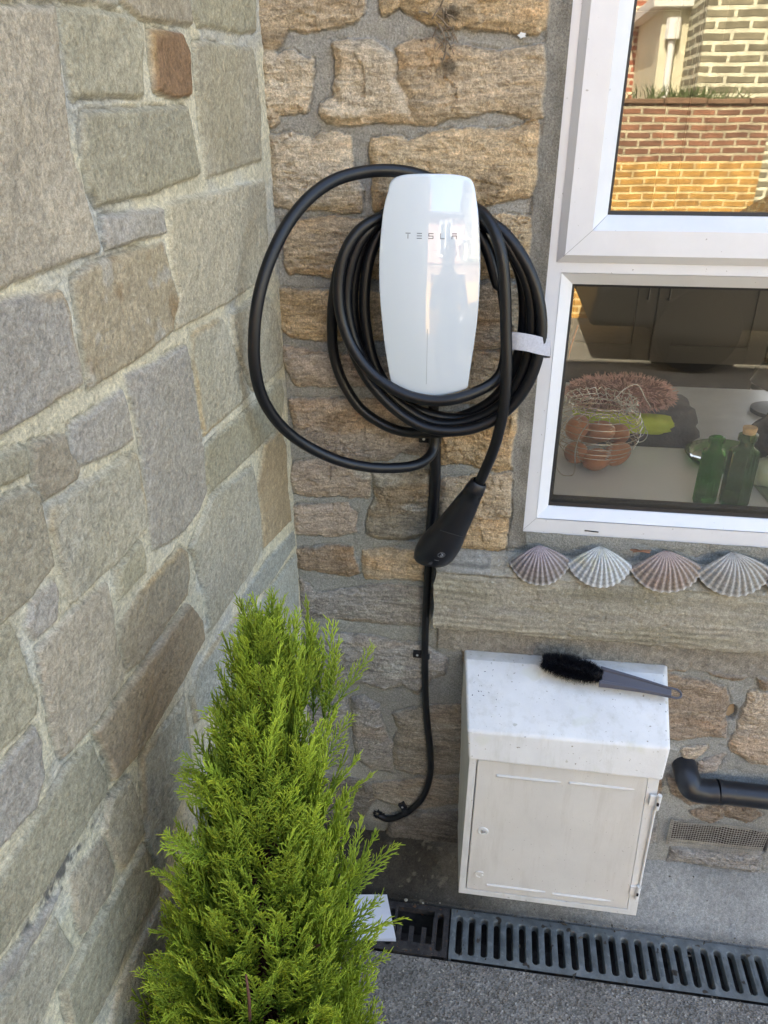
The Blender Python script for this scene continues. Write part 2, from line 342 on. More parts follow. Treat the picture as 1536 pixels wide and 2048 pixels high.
    lime=(sstep(.25,.7,lime+.5*fbm(U*30,zz*110,65,3)*(lime>.1)))[...,None]*.7;c=c*(1-lime)+np.array([.47,.45,.38])*lime
    for (a,b,ra,rb,k) in [(905,28,26,15,.85),(898,130,16,12,.7),(980,370,34,30,.45),(900,1350,16,60,.4)]:
        q=onY(a,b);s=np.exp(-((U-q[0])/(ra*.00095))**2-((Z-q[2])/(rb*.00095))**2)+.45*fbm(U*60,Z*60,66,3)
        s=sstep(.35,.8,s)[...,None]*k;c=c*(1-s)+np.array([.05,.045,.035])*s
    mc=np.array([.34,.32,.275])*(1+.16*fbm(U*8,Z*12,67,4)[...,None])*(1+.10*fbm(U*120,Z*120,68,2)[...,None])
    blue=sstep(1.30,1.0,Z)[...,None]*.7;mc=mc*(1-blue)+mc*np.array([.90,.97,1.0])*blue
    C=c*edge[...,None]+mc*(1-edge[...,None])
    # rising damp and soot low on the wall, greyer stone towards the ground
    lo=sstep(.95,.25,Z+.10*fbm(U*6,Z*6,69,3))[...,None]
    C=C*(1-lo)+(C*.66+C.mean(-1,keepdims=True)*.36)*lo
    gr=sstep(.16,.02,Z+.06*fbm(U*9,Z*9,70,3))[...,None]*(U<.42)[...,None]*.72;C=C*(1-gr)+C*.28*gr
    q=onY(755,1672);s=sstep(.4,.9,np.exp(-((U-q[0])/.06)**2-((Z-q[2])/.022)**2)+.4*fbm(U*40,Z*40,71,3))[...,None];C=C*(1-s*.7)+np.array([.36,.33,.28])*s*.7
    # mortar fillet beside the window frame
    fx=FR_L-.020+.010*fbm(Z*11,Z*0+3,81,4,.6)
    fm=sstep(-.003,.003,U-fx)*(Z>FR_B-.03);fm=fm*(U<FR_L+.02)
    H=H*(1-fm)+(.004+.0016*fbm(U*60,Z*22,82,4)+.008*sstep(0,.022,U-fx)*0-.004*sstep(.0,.02,U-fx))*fm
    mcf=np.array([.24,.22,.18])*(1+.45*fbm(U*40,Z*25,83,4)[...,None]);C=C*(1-fm[...,None])+mcf*fm[...,None]
    # rough bed of mortar under the stone sill
    q0=onY(900,1262);um=(U>.30)*(Z<q0[2]+.03)*sstep(q0[2]-.052+.012*0,q0[2]-.045,Z+.008*fbm(U*14,Z*14,84,3))
    H=H*(1-um)+(.004+.004*fbm(U*50,Z*50,85,4,.7))*um;C=C*(1-um[...,None])+np.array([.31,.285,.24])*(1+.35*fbm(U*130,Z*130,86,3)[...,None])*um[...,None]
    # shallow hollow behind the air vent, its shade put into a dark colour, and the hole the waste pipe comes out of
    v0,v1=onY(1337,1636),onY(1532,1712);vm=(U>v0[0]+.008)&(U<v1[0]-.004)&(Z>v1[2]+.012)&(Z<v0[2]-.010)
    H=np.where(vm,-.010,H);C=np.where(vm[...,None],np.array([.045,.032,.025])*(1+.8*fbm(U*60,Z*60,88,3)[...,None]),C)
    hol=sstep(.7,1.2,np.exp(-((U-onY(1463,1425)[0])/.016)**2-((Z-onY(1463,1425)[2])/.030)**2)*1.4+.25*fbm(U*60,Z*60,87,3));H-=.018*hol;C*=(1-.6*hol[...,None])
    keep=~((U>FR_L+.012)&(Z>FR_B+.010)&(U<1.712))
    # keep the stonework clear of the corner
    P=np.stack([U,-H-.0,Z],-1)
    gridmesh('stonework',P,C,keep,stonemat('sandstone',1.0,300,.0021,.36,.30),root,mask=edge*(1-fm)*(1-um))
    sm=mat('far_stone',(.38,.28,.17),.9,var=.4,vscale=6,bump=.01,bscale=12)
    b=MB()
    b.box((-.05,.012,-.3),(WX1,.30,.90)).box((-.05,.012,.90),(FR_L+.005,.30,2.15))     # the wall's own thickness
    b.box((-6,.012,2.15),(4.5,.30,5.0)).box((-6,-.002,2.06),(4.5,.02,2.149)).box((WX1,-.002,-.3),(4.5,.02,.94)).box((WX1,.021,-.3),(4.5,.30,.94)).box((1.72,-.002,.94),(4.5,.30,2.06)).box((-6,.0,-.3),(-.06,.30,2.06))
    b.box((-6,4.06,2.25),(4.5,4.2,5.0)).box((-6,4.06,-.3),(2.30,4.2,2.25)).box((4.0,4.06,-.3),(4.5,4.2,2.25)).box((4.3,.3,-.3),(4.5,4.06,5.0)).box((-6,.3,-.3),(-5.8,4.06,5.0)).box((-5.8,.31,2.4),(4.3,4.05,2.5))
    b.build('wall_core',sm,root)
    rb=MB();rb.add([(-6,-.2,5.0),(4.5,-.2,5.0),(4.5,2.1,6.1),(-6,2.1,6.1),(4.5,4.3,5.0),(-6,4.3,5.0)],[(0,1,2,3),(3,2,4,5),(0,3,5),(1,4,2)])
    rb.build('roof',mat('slate',(.06,.06,.07),.6,var=.3,vscale=8),root)
    return root
HW=build_house_wall()
# ------------------------------------------------------------------ extension wall on the left
GB=(.44,.385,.272);GG=(.41,.37,.275);PUR=(.41,.37,.305);OLV=(.385,.345,.24);BRO=(.27,.165,.09);BR2=(.37,.315,.225);BLU=(.39,.38,.315);ORA=(.42,.32,.19);SPK=(.37,.305,.20);WRM=(.46,.395,.29);BR3=(.315,.25,.165)
LS=[
(WRM,[(-160,-20),(0,12),(25,15),(112,15),(118,70),(122,150),(130,225),(140,300),(160,360),(183,440),(200,490),(198,503),(100,535),(0,575),(-160,640)]),
(OLV,[(122,20),(190,18),(270,35),(285,60),(285,130),(288,190),(160,190),(150,200),(143,190),(135,120)]),
(BRO,[(300,60),(362,65),(375,105),(380,190),(345,195),(310,180),(303,110)]),
(GB,[(390,85),(505,95),(515,150),(522,250),(524,320),(470,337),(412,353),(405,290),(398,230)]),
(GG,[(-160,-90),(110,-60),(232,-30),(234,12),(180,5),(130,-5),(0,-12),(-160,-40)]),
(BR2,[(245,-70),(378,-60),(384,47),(330,40),(285,34),(262,15),(244,0)]),
(OLV,[(390,-70),(512,-40),(512,62),(480,66),(400,50),(388,20)]),
(OLV,[(165,225),(280,218),(370,215),(385,280),(398,348),(300,385),(195,410),(180,380),(168,320),(163,260)]),
(GB,[(330,410),(400,390),(525,362),(530,450),(535,550),(460,600),(352,658),(350,640),(358,590),(345,540),(335,470)]),
(PUR,[(205,435),(320,415),(325,465),(215,495),(207,475)]),
(SPK,[(148,562),(180,535),(240,508),(325,485),(340,545),(357,600),(348,640),(343,664),(270,718),(180,773),(172,720),(158,640),(150,590)]),
(PUR,[(-160,650),(0,600),(118,582),(130,600),(145,680),(162,765),(80,822),(0,868),(-160,960)]),
(GG,[(387,664),(437,636),(449,640),(462,680),(485,745),(503,788),(469,818),(410,872),(402,836),(394,773),(385,711)]),
(GB,[(460,627),(523,590),(540,600),(552,640),(562,700),(562,735),(535,762),(508,780),(485,735),(468,690)]),
(PUR,[(250,750),(297,734),(371,691),(381,719),(391,781),(398,836),(406,891),(414,984),(398,1023),(371,1060),(336,1088),(310,1098),(303,1066),(301,1020),(291,961),(284,891),(268,812)]),
(PUR,[(143,852),(219,797),(243,778),(256,824),(267,879),(250,892),(195,920),(160,928),(140,906)]),
(BR2,[(66,887),(128,870),(135,906),(156,932),(150,957),(90,1002),(74,969),(66,930)]),
(OLV,[(-120,950),(0,912),(23,898),(49,893),(56,945),(23,963),(0,971),(-120,1030)]),
(GG,[(98,1016),(156,973),(219,936),(270,908),(279,961),(289,1020),(289,1061),(285,1061),(227,1127),(147,1205),(127,1156),(115,1109),(96,1055)]),
(GB,[(-120,1040),(0,1000),(60,975),(76,990),(80,1010),(94,1078),(105,1129),(59,1193),(16,1232),(0,1246),(-120,1340)]),
(PUR,[(63,1200),(109,1165),(118,1190),(114,1240),(72,1276),(52,1255)]),
(WRM,[(76,1297),(137,1232),(184,1187),(213,1172),(224,1219),(231,1273),(247,1336),(247,1363),(187,1450),(123,1516),(110,1480),(96,1410),(84,1352)]),
(OLV,[(229,1137),(279,1082),(287,1117),(287,1145),(236,1197)]),
(BR2,[(303,1158),(363,1097),(376,1107),(379,1156),(374,1191),(285,1320),(256,1342),(248,1305),(238,1250),(275,1195)]),
(BR3,[(375,1209),(400,1238),(404,1277),(369,1348),(281,1496),(228,1558),(217,1520),(189,1461),(273,1350)]),
(GG,[(424,994),(504,934),(510,961),(520,1047),(522,1098),(500,1144),(449,1219),(418,1264),(412,1195),(393,1117),(381,1098)]),
(OLV,[(416,889),(508,811),(562,760),(568,790),(560,850),(500,912),(420,988),(412,937),(412,895)]),
(ORA,[(531,889),(560,860),(572,890),(576,988),(583,1040),(572,1050),(529,1096),(524,1031),(516,970)]),
(BLU,[(486,1193),(535,1119),(588,1062),(590,1090),(540,1165),(488,1230)]),
(BLU,[(494,1240),(545,1170),(592,1108),(596,1242),(590,1350),(494,1352),(488,1293)]),
(BLU,[(428,1289),(480,1223),(486,1289),(486,1371),(393,1445),(383,1391),(395,1340)]),
(BLU,[(283,1516),(369,1395),(375,1449),(389,1556),(349,1627),(329,1736),(318,1741),(303,1713),(290,1665),(287,1592)]),
(OLV,[(137,1528),(183,1485),(195,1519),(213,1548),(213,1578),(146,1690),(73,1800),(0,1902),(-80,2000),(-80,1860),(0,1757),(75,1633)]),
(PUR,[(-120,1640),(0,1543),(67,1457),(82,1483),(86,1548),(71,1618),(0,1694),(-120,1830)]),
(OLV,[(-120,1350),(0,1258),(20,1252),(37,1281),(53,1344),(76,1398),(72,1430),(0,1504),(-120,1600)]),
(GB,[(217,1594),(256,1556),(279,1614),(286,1665),(245,1734),(234,1727),(207,1665)]),
(BR2,[(141,1753),(205,1673),(228,1731),(217,1786),(168,1866),(161,1858),(148,1804)]),
(OLV,[(285,1690),(312,1756),(316,1782),(256,1880),(192,2030),(150,2090),(125,1976),(175,1877)]),
(GG,[(110,1842),(144,1899),(108,1976),(73,2060),(-40,2120),(-40,2060),(57,1921)]),
(PUR,[(122,1773),(82,1855),(22,1953),(-40,2020),(-40,1990),(71,1842)]),
(GG,[(236,1976),(316,1808),(345,1770),(400,1720),(430,1800),(330,2040),(240,2090),(215,2060)]),
(BLU,[(400,1560),(480,1420),(520,1390),(520,1600),(430,1760),(395,1660)]),
(GG,[(530,1380),(598,1372),(600,1560),(545,1640),(535,1500)]),
]
def build_left_wall():
    root=empty('extension_wall','grey-brown dressed stone wall with cream pointing at the left','wall')
    h=.0024;us=np.arange(-.012,1.90,h);zs=np.arange(-.02,2.03,h);U,Z=np.meshgrid(us,zs)
    def l2(p):
        q=onL(*p,.004);return (float(np.hypot(q[0],q[1])) if q[1]<0 else -.01,q[2])
    polys=[[l2(p) for p in P[1]] for P in LS];ex=courses(polys,.75,1.95,.0,2.1,(.13,.24),(.20,.42),.014,4);polys+=ex;EX=[(GB,OLV,GG,PUR,WRM)[(i*3)%5] for i in range(len(ex))]
    wx=.0016*fbm(U*60,Z*60,111,3)+.0014*fbm(U*14,Z*14,113,2);wz=.0016*fbm(U*60,Z*60,121,3)+.0014*fbm(U*14,Z*14,123,2)
    d,idx=layout(U,Z,polys,(wx,wz));d=d+.0016;ix=np.where(idx>=0,idx,0);rnd=RS.rand(len(LS)+len(EX),6);col=np.array([p[0] for p in LS]+EX)
    edge=sstep(-.0018,.0020,d)
    gr=fbm(U*95,Z*80,131,4,.65);lum=fbm(U*22,Z*22,132,3)
    st=.0056+.0022*sstep(0,.005,d)+.0014*gr+.0018*lum+(rnd[ix,0]-.5)*.0045+((rnd[ix,4]-.5)*(U-.4)+(rnd[ix,5]-.5)*(Z-1.2))*.0+(rnd[ix,1]-.5)*.012*(U-.5)*0
    mo=.0016+.0011*fbm(U*45,Z*45,133,4,.6)+.0016*fbm(U*12,Z*12,134,2)
    H=mo*(1-edge)+st*edge
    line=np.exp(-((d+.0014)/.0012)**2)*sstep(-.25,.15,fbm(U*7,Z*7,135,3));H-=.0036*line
    rid=1-np.abs(fbm(U*10+rnd[ix,3]*9,Z*13,136,4,.6))*3;cr=sstep(.93,1,rid)*(fbm(U*5,Z*5,137,2)>.25)*edge;H-=.0012*cr
    c=col[ix]*(1+.22*fbm(U*7,Z*7,141,4)[...,None])*(.90+.20*rnd[ix,2][...,None])*(1+.10*gr[...,None])
    ol=sstep(.05,.5,fbm(U*5+3,Z*6,142,3))[...,None]*.35;c=c*(1-ol)+c*np.array([.95,.93,.80])*ol
    # rusty margins on a few stones, pale lichen flecks on the speckled one
    rm=((rnd[ix,4]>.62)*sstep(.012,.001,d)*sstep(-.2,.3,fbm(U*9,Z*9,143,2)))[...,None]*.6;c=c*(1-rm)+np.array([.47,.33,.15])*rm
    sp=(idx==10)*sstep(.18,.4,fbm(U*32,Z*32,144,3));sp=sp[...,None]*.55;c=c*(1-sp)+np.array([.46,.43,.36])*sp
    sp=(idx==10)*sstep(.10,.4,fbm(U*24,Z*24,146,4));sp=sp[...,None]*.6;c=c*(1-sp)+np.array([.27,.17,.075])*sp
    mc=np.array([.64,.575,.41])*(1+.12*fbm(U*20,Z*20,145,4)[...,None])*(1+.10*gr[...,None])
    wh=sstep(.2,.5,fbm(U*14,Z*14,147,3))[...,None]*.5;mc=mc*(1-wh)+np.array([.62,.60,.52])*wh
    gy=sstep(.15,.45,fbm(U*9+7,Z*9,148,3))[...,None]*.5;mc=mc*(1-gy)+np.array([.42,.42,.40])*gy
    # the dirty bed joint low down
    a,b=l2((60,1860)),l2((215,1590));t=np.clip(((U-a[0])*(b[0]-a[0])+(Z-a[1])*(b[1]-a[1]))/((b[0]-a[0])**2+(b[1]-a[1])**2),0,1)
    dj=np.hypot(U-a[0]-t*(b[0]-a[0]),Z-a[1]-t*(b[1]-a[1]));dd=sstep(.014,.006,dj)*sstep(.0,.3,fbm(U*70,Z*70,149,4,.7)+.1);mc=mc*(1-dd[...,None])+np.array([.16,.15,.13])*dd[...,None]
    C=c*edge[...,None]+mc*(1-edge[...,None])
    C*=(1-.40*line[...,None])  # occlusion along the joint gaps darkened into the colour
    lo=sstep(1.25,.65,Z+.05*fbm(U*4,Z*4,150,2)+.25*sstep(.0,.5,U)-.25)[...,None];C=C*(1-lo)+C*np.array([.99,1.01,1.01])*lo
    P=np.stack([LD[0]*U+LN[0]*H,LD[1]*U+LN[1]*H,Z],-1)
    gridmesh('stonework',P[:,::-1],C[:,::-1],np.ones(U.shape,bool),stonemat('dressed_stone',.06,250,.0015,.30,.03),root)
    b=MB();a0=1.885
    def pt(u,o,z): return (LD[0]*u+LN[0]*o,LD[1]*u+LN[1]*o,z)
    def blk(u0,u1,o0,o1,z0,z1): b.add([pt(u0,o0,z0),pt(u1,o0,z0),pt(u1,o1,z0),pt(u0,o1,z0),pt(u0,o0,z1),pt(u1,o0,z1),pt(u1,o1,z1),pt(u0,o1,z1)],[(0,1,2,3),(7,6,5,4),(0,4,5,1),(1,5,6,2),(2,6,7,3),(3,7,4,0)])
    blk(0,a0,-.35,-.004,-.3,2.02);blk(a0,4.6,-.35,.003,-.3,3.2);blk(0,a0,-.35,.003,2.021,3.2)
    b.build('wall_core',mat('far_grey_stone',(.36,.32,.24),.9,var=.3,vscale=5,bump=.01,bscale=14),root)
    return root
build_left_wall()
#@@2
# ------------------------------------------------------------------ ground
def build_ground():
    gm=bpy.data.materials.new('exposed_aggregate');gm.use_nodes=True;n=gm.node_tree.nodes;L=gm.node_tree.links;b=n['Principled BSDF'];b.inputs['Roughness'].default_value=.9
    tc=n.new('ShaderNodeTexCoord')
    def noise(s,d=3,r=.6):
        q=n.new('ShaderNodeTexNoise');q.inputs['Scale'].default_value=s;q.inputs['Detail'].default_value=d;q.inputs['Roughness'].default_value=r;L.new(tc.outputs['Object'],q.inputs['Vector']);return q.outputs[0]
    vo=n.new('ShaderNodeTexVoronoi');vo.inputs['Scale'].default_value=240;L.new(tc.outputs['Object'],vo.inputs['Vector'])
    cr=n.new('ShaderNodeValToRGB');L.new(vo.outputs['Color'],cr.inputs[0])
    e=cr.color_ramp.elements;e[0].position=0;e[0].color=(.06,.052,.042,1);e[1].position=1;e[1].color=(.80,.76,.68,1)
    for p,c in ((.25,(.12,.115,.105)),(.45,(.22,.21,.19)),(.72,(.31,.29,.26)),(.88,(.50,.47,.41))): q=e.new(p);q.color=(*c,1)
    cr.color_ramp.interpolation='CONSTANT'
    mx=n.new('ShaderNodeMix');mx.data_type='RGBA';m1=n.new('ShaderNodeMapRange');m1.inputs[1].default_value=.35;m1.inputs[2].default_value=.65;m1.inputs[3].default_value=.05;m1.inputs[4].default_value=.55
    L.new(noise(420,2),m1.inputs[0]);L.new(m1.outputs[0],mx.inputs[0]);L.new(cr.outputs[0],mx.inputs[6]);mx.inputs[7].default_value=(.225,.205,.17,1)
    m2=n.new('ShaderNodeMapRange');m2.inputs[1].default_value=.3;m2.inputs[2].default_value=.7;m2.inputs[3].default_value=.65;m2.inputs[4].default_value=1.2;L.new(noise(5,5),m2.inputs[0])
    sc_=n.new('ShaderNodeVectorMath');sc_.operation='SCALE';L.new(mx.outputs[2],sc_.inputs[0]);L.new(m2.outputs[0],sc_.inputs['Scale']);L.new(sc_.outputs[0],b.inputs['Base Color'])
    bu=n.new('ShaderNodeBump');bu.inputs['Distance'].default_value=.0025;L.new(vo.outputs['Distance'],bu.inputs['Height']);L.new(bu.outputs[0],b.inputs['Normal'])
    g=MB();y1=-.276
    # the one big sheet, with the drain channel left open
    g.add([(-30,-30,0),(30,-30,0),(30,y1,0),(-30,y1,0)],[(0,1,2,3)]);g.add([(1.352,y1,0),(30,y1,0),(30,-.15,0),(1.352,-.15,0)],[(0,1,2,3)]);g.add([(-30,-.148,-.3),(30,-.148,-.3),(30,30,-.3),(-30,30,-.3)],[(0,1,2,3)])
    tag(g.build('ground',gm,recalc=False),kind='structure')
    # concrete strip between wall and drain, ramping up to the wall
    h=.004;xs=np.arange(-.03,2.6,h);ts=np.linspace(0,1,46);U,T=np.meshgrid(xs,ts);Y=-.148+T*.17
    zt=.004+.070*sstep(0,1,T)*(.75+.25*sstep(0,.6,U))+.0035*fbm(U*12,Y*12,201,4)+.0012*fbm(U*90,Y*90,202,3)
    zt=np.where(T<.02,-.05,zt)
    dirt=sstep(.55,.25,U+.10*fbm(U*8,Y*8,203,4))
    c=np.array([.31,.30,.27])*(1+.18*fbm(U*10,Y*10,204,4)[...,None])*(1+.22*fbm(U*150,Y*150,205,2)[...,None])
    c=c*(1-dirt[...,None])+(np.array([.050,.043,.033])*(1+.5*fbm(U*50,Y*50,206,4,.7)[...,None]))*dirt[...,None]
    e2=sstep(.16,.02,T)[...,None]*.6;c=c*(1-e2)+c*.45*e2
    pf=sstep(.55,.7,fbm(U*70,Y*70,207,2)+.1)[...,None]*dirt[...,None]*.5;c=c*(1-pf)+np.array([.22,.2,.15])*pf
    tag(gridmesh('concrete_strip',np.stack([U,Y,zt],-1),c,np.ones(U.shape,bool),stonemat('strip_concrete',.1,400,.0012,.30,.05)),kind='structure')
    ch=MB();x0,x1=-.02,2.4
    ch.add([(x0,-.149,-.002),(x1,-.149,-.002),(x1,-.16,-.10),(x0,-.16,-.10),(x0,-.262,-.10),(x1,-.262,-.10),(x1,-.275,-.002),(x0,-.275,-.002),(x0,-.149,0),(x1,-.149,0)],[(0,1,2,3),(3,2,5,4),(4,5,6,7)])
    tag(ch.build('drain_channel',mat('channel',(.05,.043,.036),.9,var=.5,vscale=40),recalc=False),kind='structure')
build_ground()
# ------------------------------------------------------------------ drain gratings
def slot_cell(b,x0,x1,y0,y1,sy0,sy1,w,zt,zb,n=8):
    """one cell of a grating: outer rectangle, stadium slot through it"""
    cx=(x0+x1)/2;r=w/2;inner=[]
    for k in range(n+1):
        a=math.pi*k/n;inner.append((cx+r*math.cos(a),sy1-r+r*math.sin(a)))
    for k in range(n+1):
        a=math.pi+math.pi*k/n;inner.append((cx+r*math.cos(a),sy0+r+r*math.sin(a)))
    outer=[]
    for k in range(n+1): outer.append((x1+(x0-x1)*k/n,y1))
    for k in range(n+1): outer.append((x0+(x1-x0)*k/n,y0))
    N=len(inner);V=[(x,y,zt) for x,y in outer]
    mid=[(cx+(x-cx)*1.22,(sy0+sy1)/2+(y-(sy0+sy1)/2)*1.03,zt) for x,y in inner];V+=mid;V+=[(x,y,zt-.0025) for x,y in inner];V+=[(cx+(x-cx)*.82,y,zb) for x,y in inner]
    F=[]
    for i in range(N):
        j=(i+1)%N
        for l in range(3): F.append((l*N+i,l*N+j,(l+1)*N+j,(l+1)*N+i))
    b.add(V,F)
def grating(name,x0,x1,pitch,m_,skip=()):
    b=MB();y0,y1=-.272,-.152;n=int(round((x1-x0-.012)/pitch));p=(x1-x0-.012)/n
    b.box((x0,y0,-.012),(x0+.0058,y1,.004));b.box((x1-.0058,y0,-.012),(x1,y1,.004))
    for k in range(n):
        if k in skip:
            b.box((x0+.006+k*p,y0,-.012),(x0+.006+(k+1)*p,-.246,.004));b.box((x0+.006+k*p,y1-.012,-.012),(x0+.006+(k+1)*p,y1,.004))
            b.box((x0+.006+k*p+.002,-.245,-.014),(x0+.006+k*p+p*.45,-.205,.0));continue
        slot_cell(b,x0+.006+k*p,x0+.006+(k+1)*p,y0,y1,-.258,-.168,p*.50,.004,-.014)
        b.box((x0+.006+k*p-.0015,-.246,.0042),(x0+.006+k*p+.0015,-.180,.0055))
    b.box((x0,y0+.001,-.03),(x1,y0+.004,-.012));b.box((x0,y1-.004,-.03),(x1,y1-.001,-.012))
    return b.build(name,m_,smooth=False)
GALV=mat('galvanised',(.16,.18,.185),.5,metal=.3,var=.35,vscale=30,speck=[(60,.62,(.22,.24,.24)),(35,.66,(.06,.05,.04))],bump=.0006,bscale=300)
RUST=mat('dirty_iron',(.045,.04,.038),.75,metal=.2,var=.5,vscale=60,speck=[(90,.64,(.12,.06,.03)),(220,.70,(.16,.15,.13))],bump=.0012,bscale=250)
g1=onZ(898,1870,0)[0]
tag(grating('drain_grating',g1+.002,g1+.002+.0288*32+.012,.0288,GALV),'long grey galvanised slotted drain grating running right under the meter box','drain grate')
tag(grating('rusty_drain_grating',g1-.002-.0288*13-.012,g1-.002,.0288,RUST,skip=(9,10,11)),'short dark rusted drain grating with a broken-out gap beside the shrub','drain grate')
# folded white paper on the grating
def paper():
    P=[onZ(*p,.012) for p in [(712,1790),(774,1790),(792,1879),(700,1879)]];b=MB();n=6
    for s,zz,k in ((0,.0075,1.0),(1,.013,.995),(2,.0185,.985)):
        V=[];F=[]
        for i in range(n+1):
            for j in range(n+1):
                a=i/n;c=j/n;q=(P[0]*(1-a)+P[1]*a)*(1-c)+(P[3]*(1-a)+P[2]*a)*c
                V.append((q[0],q[1]-(s*.0008),zz-.004*s*(1-c)*.3+.0012*math.sin(a*4+s)*c));V.append((q[0],q[1]-(s*.0008),zz-.0016-.004*s*(1-c)*.3+.0012*math.sin(a*4+s)*c))
        m_=n+1
        for i in range(n):
            for j in range(n):
                q=lambda a,c,t:2*(a*m_+c)+t
                F.append((q(i,j,0),q(i+1,j,0),q(i+1,j+1,0),q(i,j+1,0)));F.append((q(i,j,1),q(i,j+1,1),q(i+1,j+1,1),q(i+1,j,1)))
        for i in range(n):
            F.append((q(i,n,0),q(i+1,n,0),q(i+1,n,1),q(i,n,1)));F.append((q(i,0,0),q(i,0,1),q(i+1,0,1),q(i+1,0,0)));F.append((q(n,i,0),q(n,i,1),q(n,i+1,1),q(n,i+1,0)));F.append((q(0,i,0),q(0,i+1,0),q(0,i+1,1),q(0,i,1)))
        b.add(V,F)
    tag(b.build('folded_paper',mat('paper',(.72,.73,.78),.7)),'folded white paper lying on the rusty grating beside the shrub','paper')
paper()
# ------------------------------------------------------------------ stone sill
def build_sill():
    zt,zb=.872,.741;yf=-.05;x0=.293;x1=1.86
    h=.0028;xs=np.arange(x0,x1,h)
    prof=[(.02,.918,0),(.0,.912,0)];  # y,z
    k1=[(.02-.07*t,.918-.040*t) for t in np.linspace(0,1,26)]+[(yf-.0015*math.sin(t*3.14),.876-.135*t) for t in np.linspace(.02,1,50)]+[(yf+.06*t,.741-.001) for t in np.linspace(.05,1,16)]
    K=np.array(k1);U,T=np.meshgrid(xs,np.arange(len(K)));Y=K[T,0].copy();Zz=K[T,1].copy()
    top=T<26;front=(T>=26)&(T<76)
    s=T*.0028
    nb=fbm(U*5,s*60,301,4,.6);ch=fbm(U*14,s*14,302,4,.6);scr=sstep(.80,1,1-np.abs(fbm(U*26+s*28,s*46-U*8,303,3))*3.4)*(fbm(U*7,s*7,304,2)>-.05)
    H=.0016*nb+.0022*ch+.0006*fbm(U*170,s*170,305,3)-.0026*scr
    # crack along the top arris at the left
    cl=np.exp(-((s-.073-.004*fbm(U*30,U*0,306,3))/.0016)**2)*(U<.46);H-=.005*cl
    rndedge=sstep(.012,.0,np.abs(s-.073));H-=.0022*rndedge
    be=sstep(.016,0,np.abs(s-.213));H-=(.003+.006*np.abs(fbm(U*22,U*0+3,307,3)))*be
    el=sstep(.012,0,U-x0);  
    P=np.stack([U+0.004*el*fbm(s*40,s*0,308,3),Y-np.where(front,H,H*.3),Zz+np.where(top,H,0)+np.where(T>=76,.006*fbm(U*20,U*0+3,307,3),0)],-1)
    c=np.array([.36,.33,.26])*(1+.16*nb[...,None])*(1+.12*ch[...,None])
    gr=sstep(.05,.5,fbm(U*4,s*22,309,4))[...,None]*.6;c=c*(1-gr)+c*np.array([.86,.86,.76])*gr
    gy=sstep(.1,.45,fbm(U*3+8,s*12,310,3))[...,None]*.5;c=c*(1-gy)+np.array([.29,.285,.26])*gy
    tp=(top&(U<.40))[...,None]*.5;c=c*(1-tp)+np.array([.29,.29,.27])*tp
    dk=sstep(.3,.6,fbm(U*3+2,s*40,312,4))[...,None]*.4;c=c*(1-dk)+c*.45*dk
    wf=(fbm(U*120,s*120,311,2)>.74)[...,None]*.6;c=c*(1-wf)+np.array([.5,.5,.45])*wf
    c=c*(1-.5*cl[...,None])
    c=c*(1+.20*np.sin(s*420+5*fbm(U*5,s*14,331,3)+U*3)*sstep(-.2,.4,fbm(U*4,s*10,332,2)))[...,None]
    root=empty('stone_sill','long weathered grey-green stone sill carrying the row of shells','window sill')
    sm=stonemat('sill_stone',.8,300,.0012,.22,.16)
    gridmesh('sill_slab',P[::-1],c[::-1],np.ones(U.shape,bool),sm,root)
    # end face
    pts=[(x0,K[i,0],K[i,1]-.0005) for i in range(len(K))]+[(x0,.02,.742)]
    b=MB();b.add([(p[0]+.0012,p[1]+.001,p[2]) for p in pts],[tuple(range(len(pts)))]);b.build('end_face',mat('sill_end',(.2,.19,.14),.9,var=.3,vscale=60),root,recalc=False)
build_sill()
#@@3
# ------------------------------------------------------------------ window
YF=.003;YS=-.011;YG=.030
def ring(b,A,ya,B,yb,mi=0):
    """frustum strip between rectangle A (x0,x1,z0,z1) at depth ya and B at depth yb"""
    def cs(r,y): x0,x1,z0,z1=r;return [(x0,y,z0),(x1,y,z0),(x1,y,z1),(x0,y,z1)]
    b.add(cs(A,ya)+cs(B,yb),[(i,(i+1)%4,4+(i+1)%4,4+i) for i in range(4)],mi)
def rect(px,y,x1,z1,flip=False):
    q=onY(*px,y);return (q[0],x1,q[2],z1)
def glassmat():
    M=bpy.data.materials.new('double_glazing');M.use_nodes=True;n=M.node_tree.nodes;L=M.node_tree.links;n.remove(n['Principled BSDF']);o=n['Material Output']
    t=n.new('ShaderNodeBsdfTransparent');t.inputs[0].default_value=(.985,.99,.985,1);g=n.new('ShaderNodeBsdfGlossy');g.inputs['Roughness'].default_value=.0;g.inputs[0].default_value=(1,.97,.86,1)
    f=n.new('ShaderNodeFresnel');f.inputs[0].default_value=1.75
    mm=n.new('ShaderNodeMath');mm.operation='MULTIPLY';L.new(f.outputs[0],mm.inputs[0]);mm.inputs[1].default_value=.95
    mx=n.new('ShaderNodeMixShader');L.new(mm.outputs[0],mx.inputs[0]);L.new(t.outputs[0],mx.inputs[1]);L.new(g.outputs[0],mx.inputs[2])
    tc=n.new('ShaderNodeTexCoord');no=n.new('ShaderNodeTexNoise');no.inputs['Scale'].default_value=1.6;no.inputs['Detail'].default_value=1;L.new(tc.outputs['Object'],no.inputs['Vector'])
    bu=n.new('ShaderNodeBump');bu.inputs['Distance'].default_value=.0020;L.new(no.outputs[0],bu.inputs['Height']);L.new(bu.outputs[0],g.inputs['Normal'])
    L.new(mx.outputs[0],o.inputs[0]);return M
GLASS=glassmat()
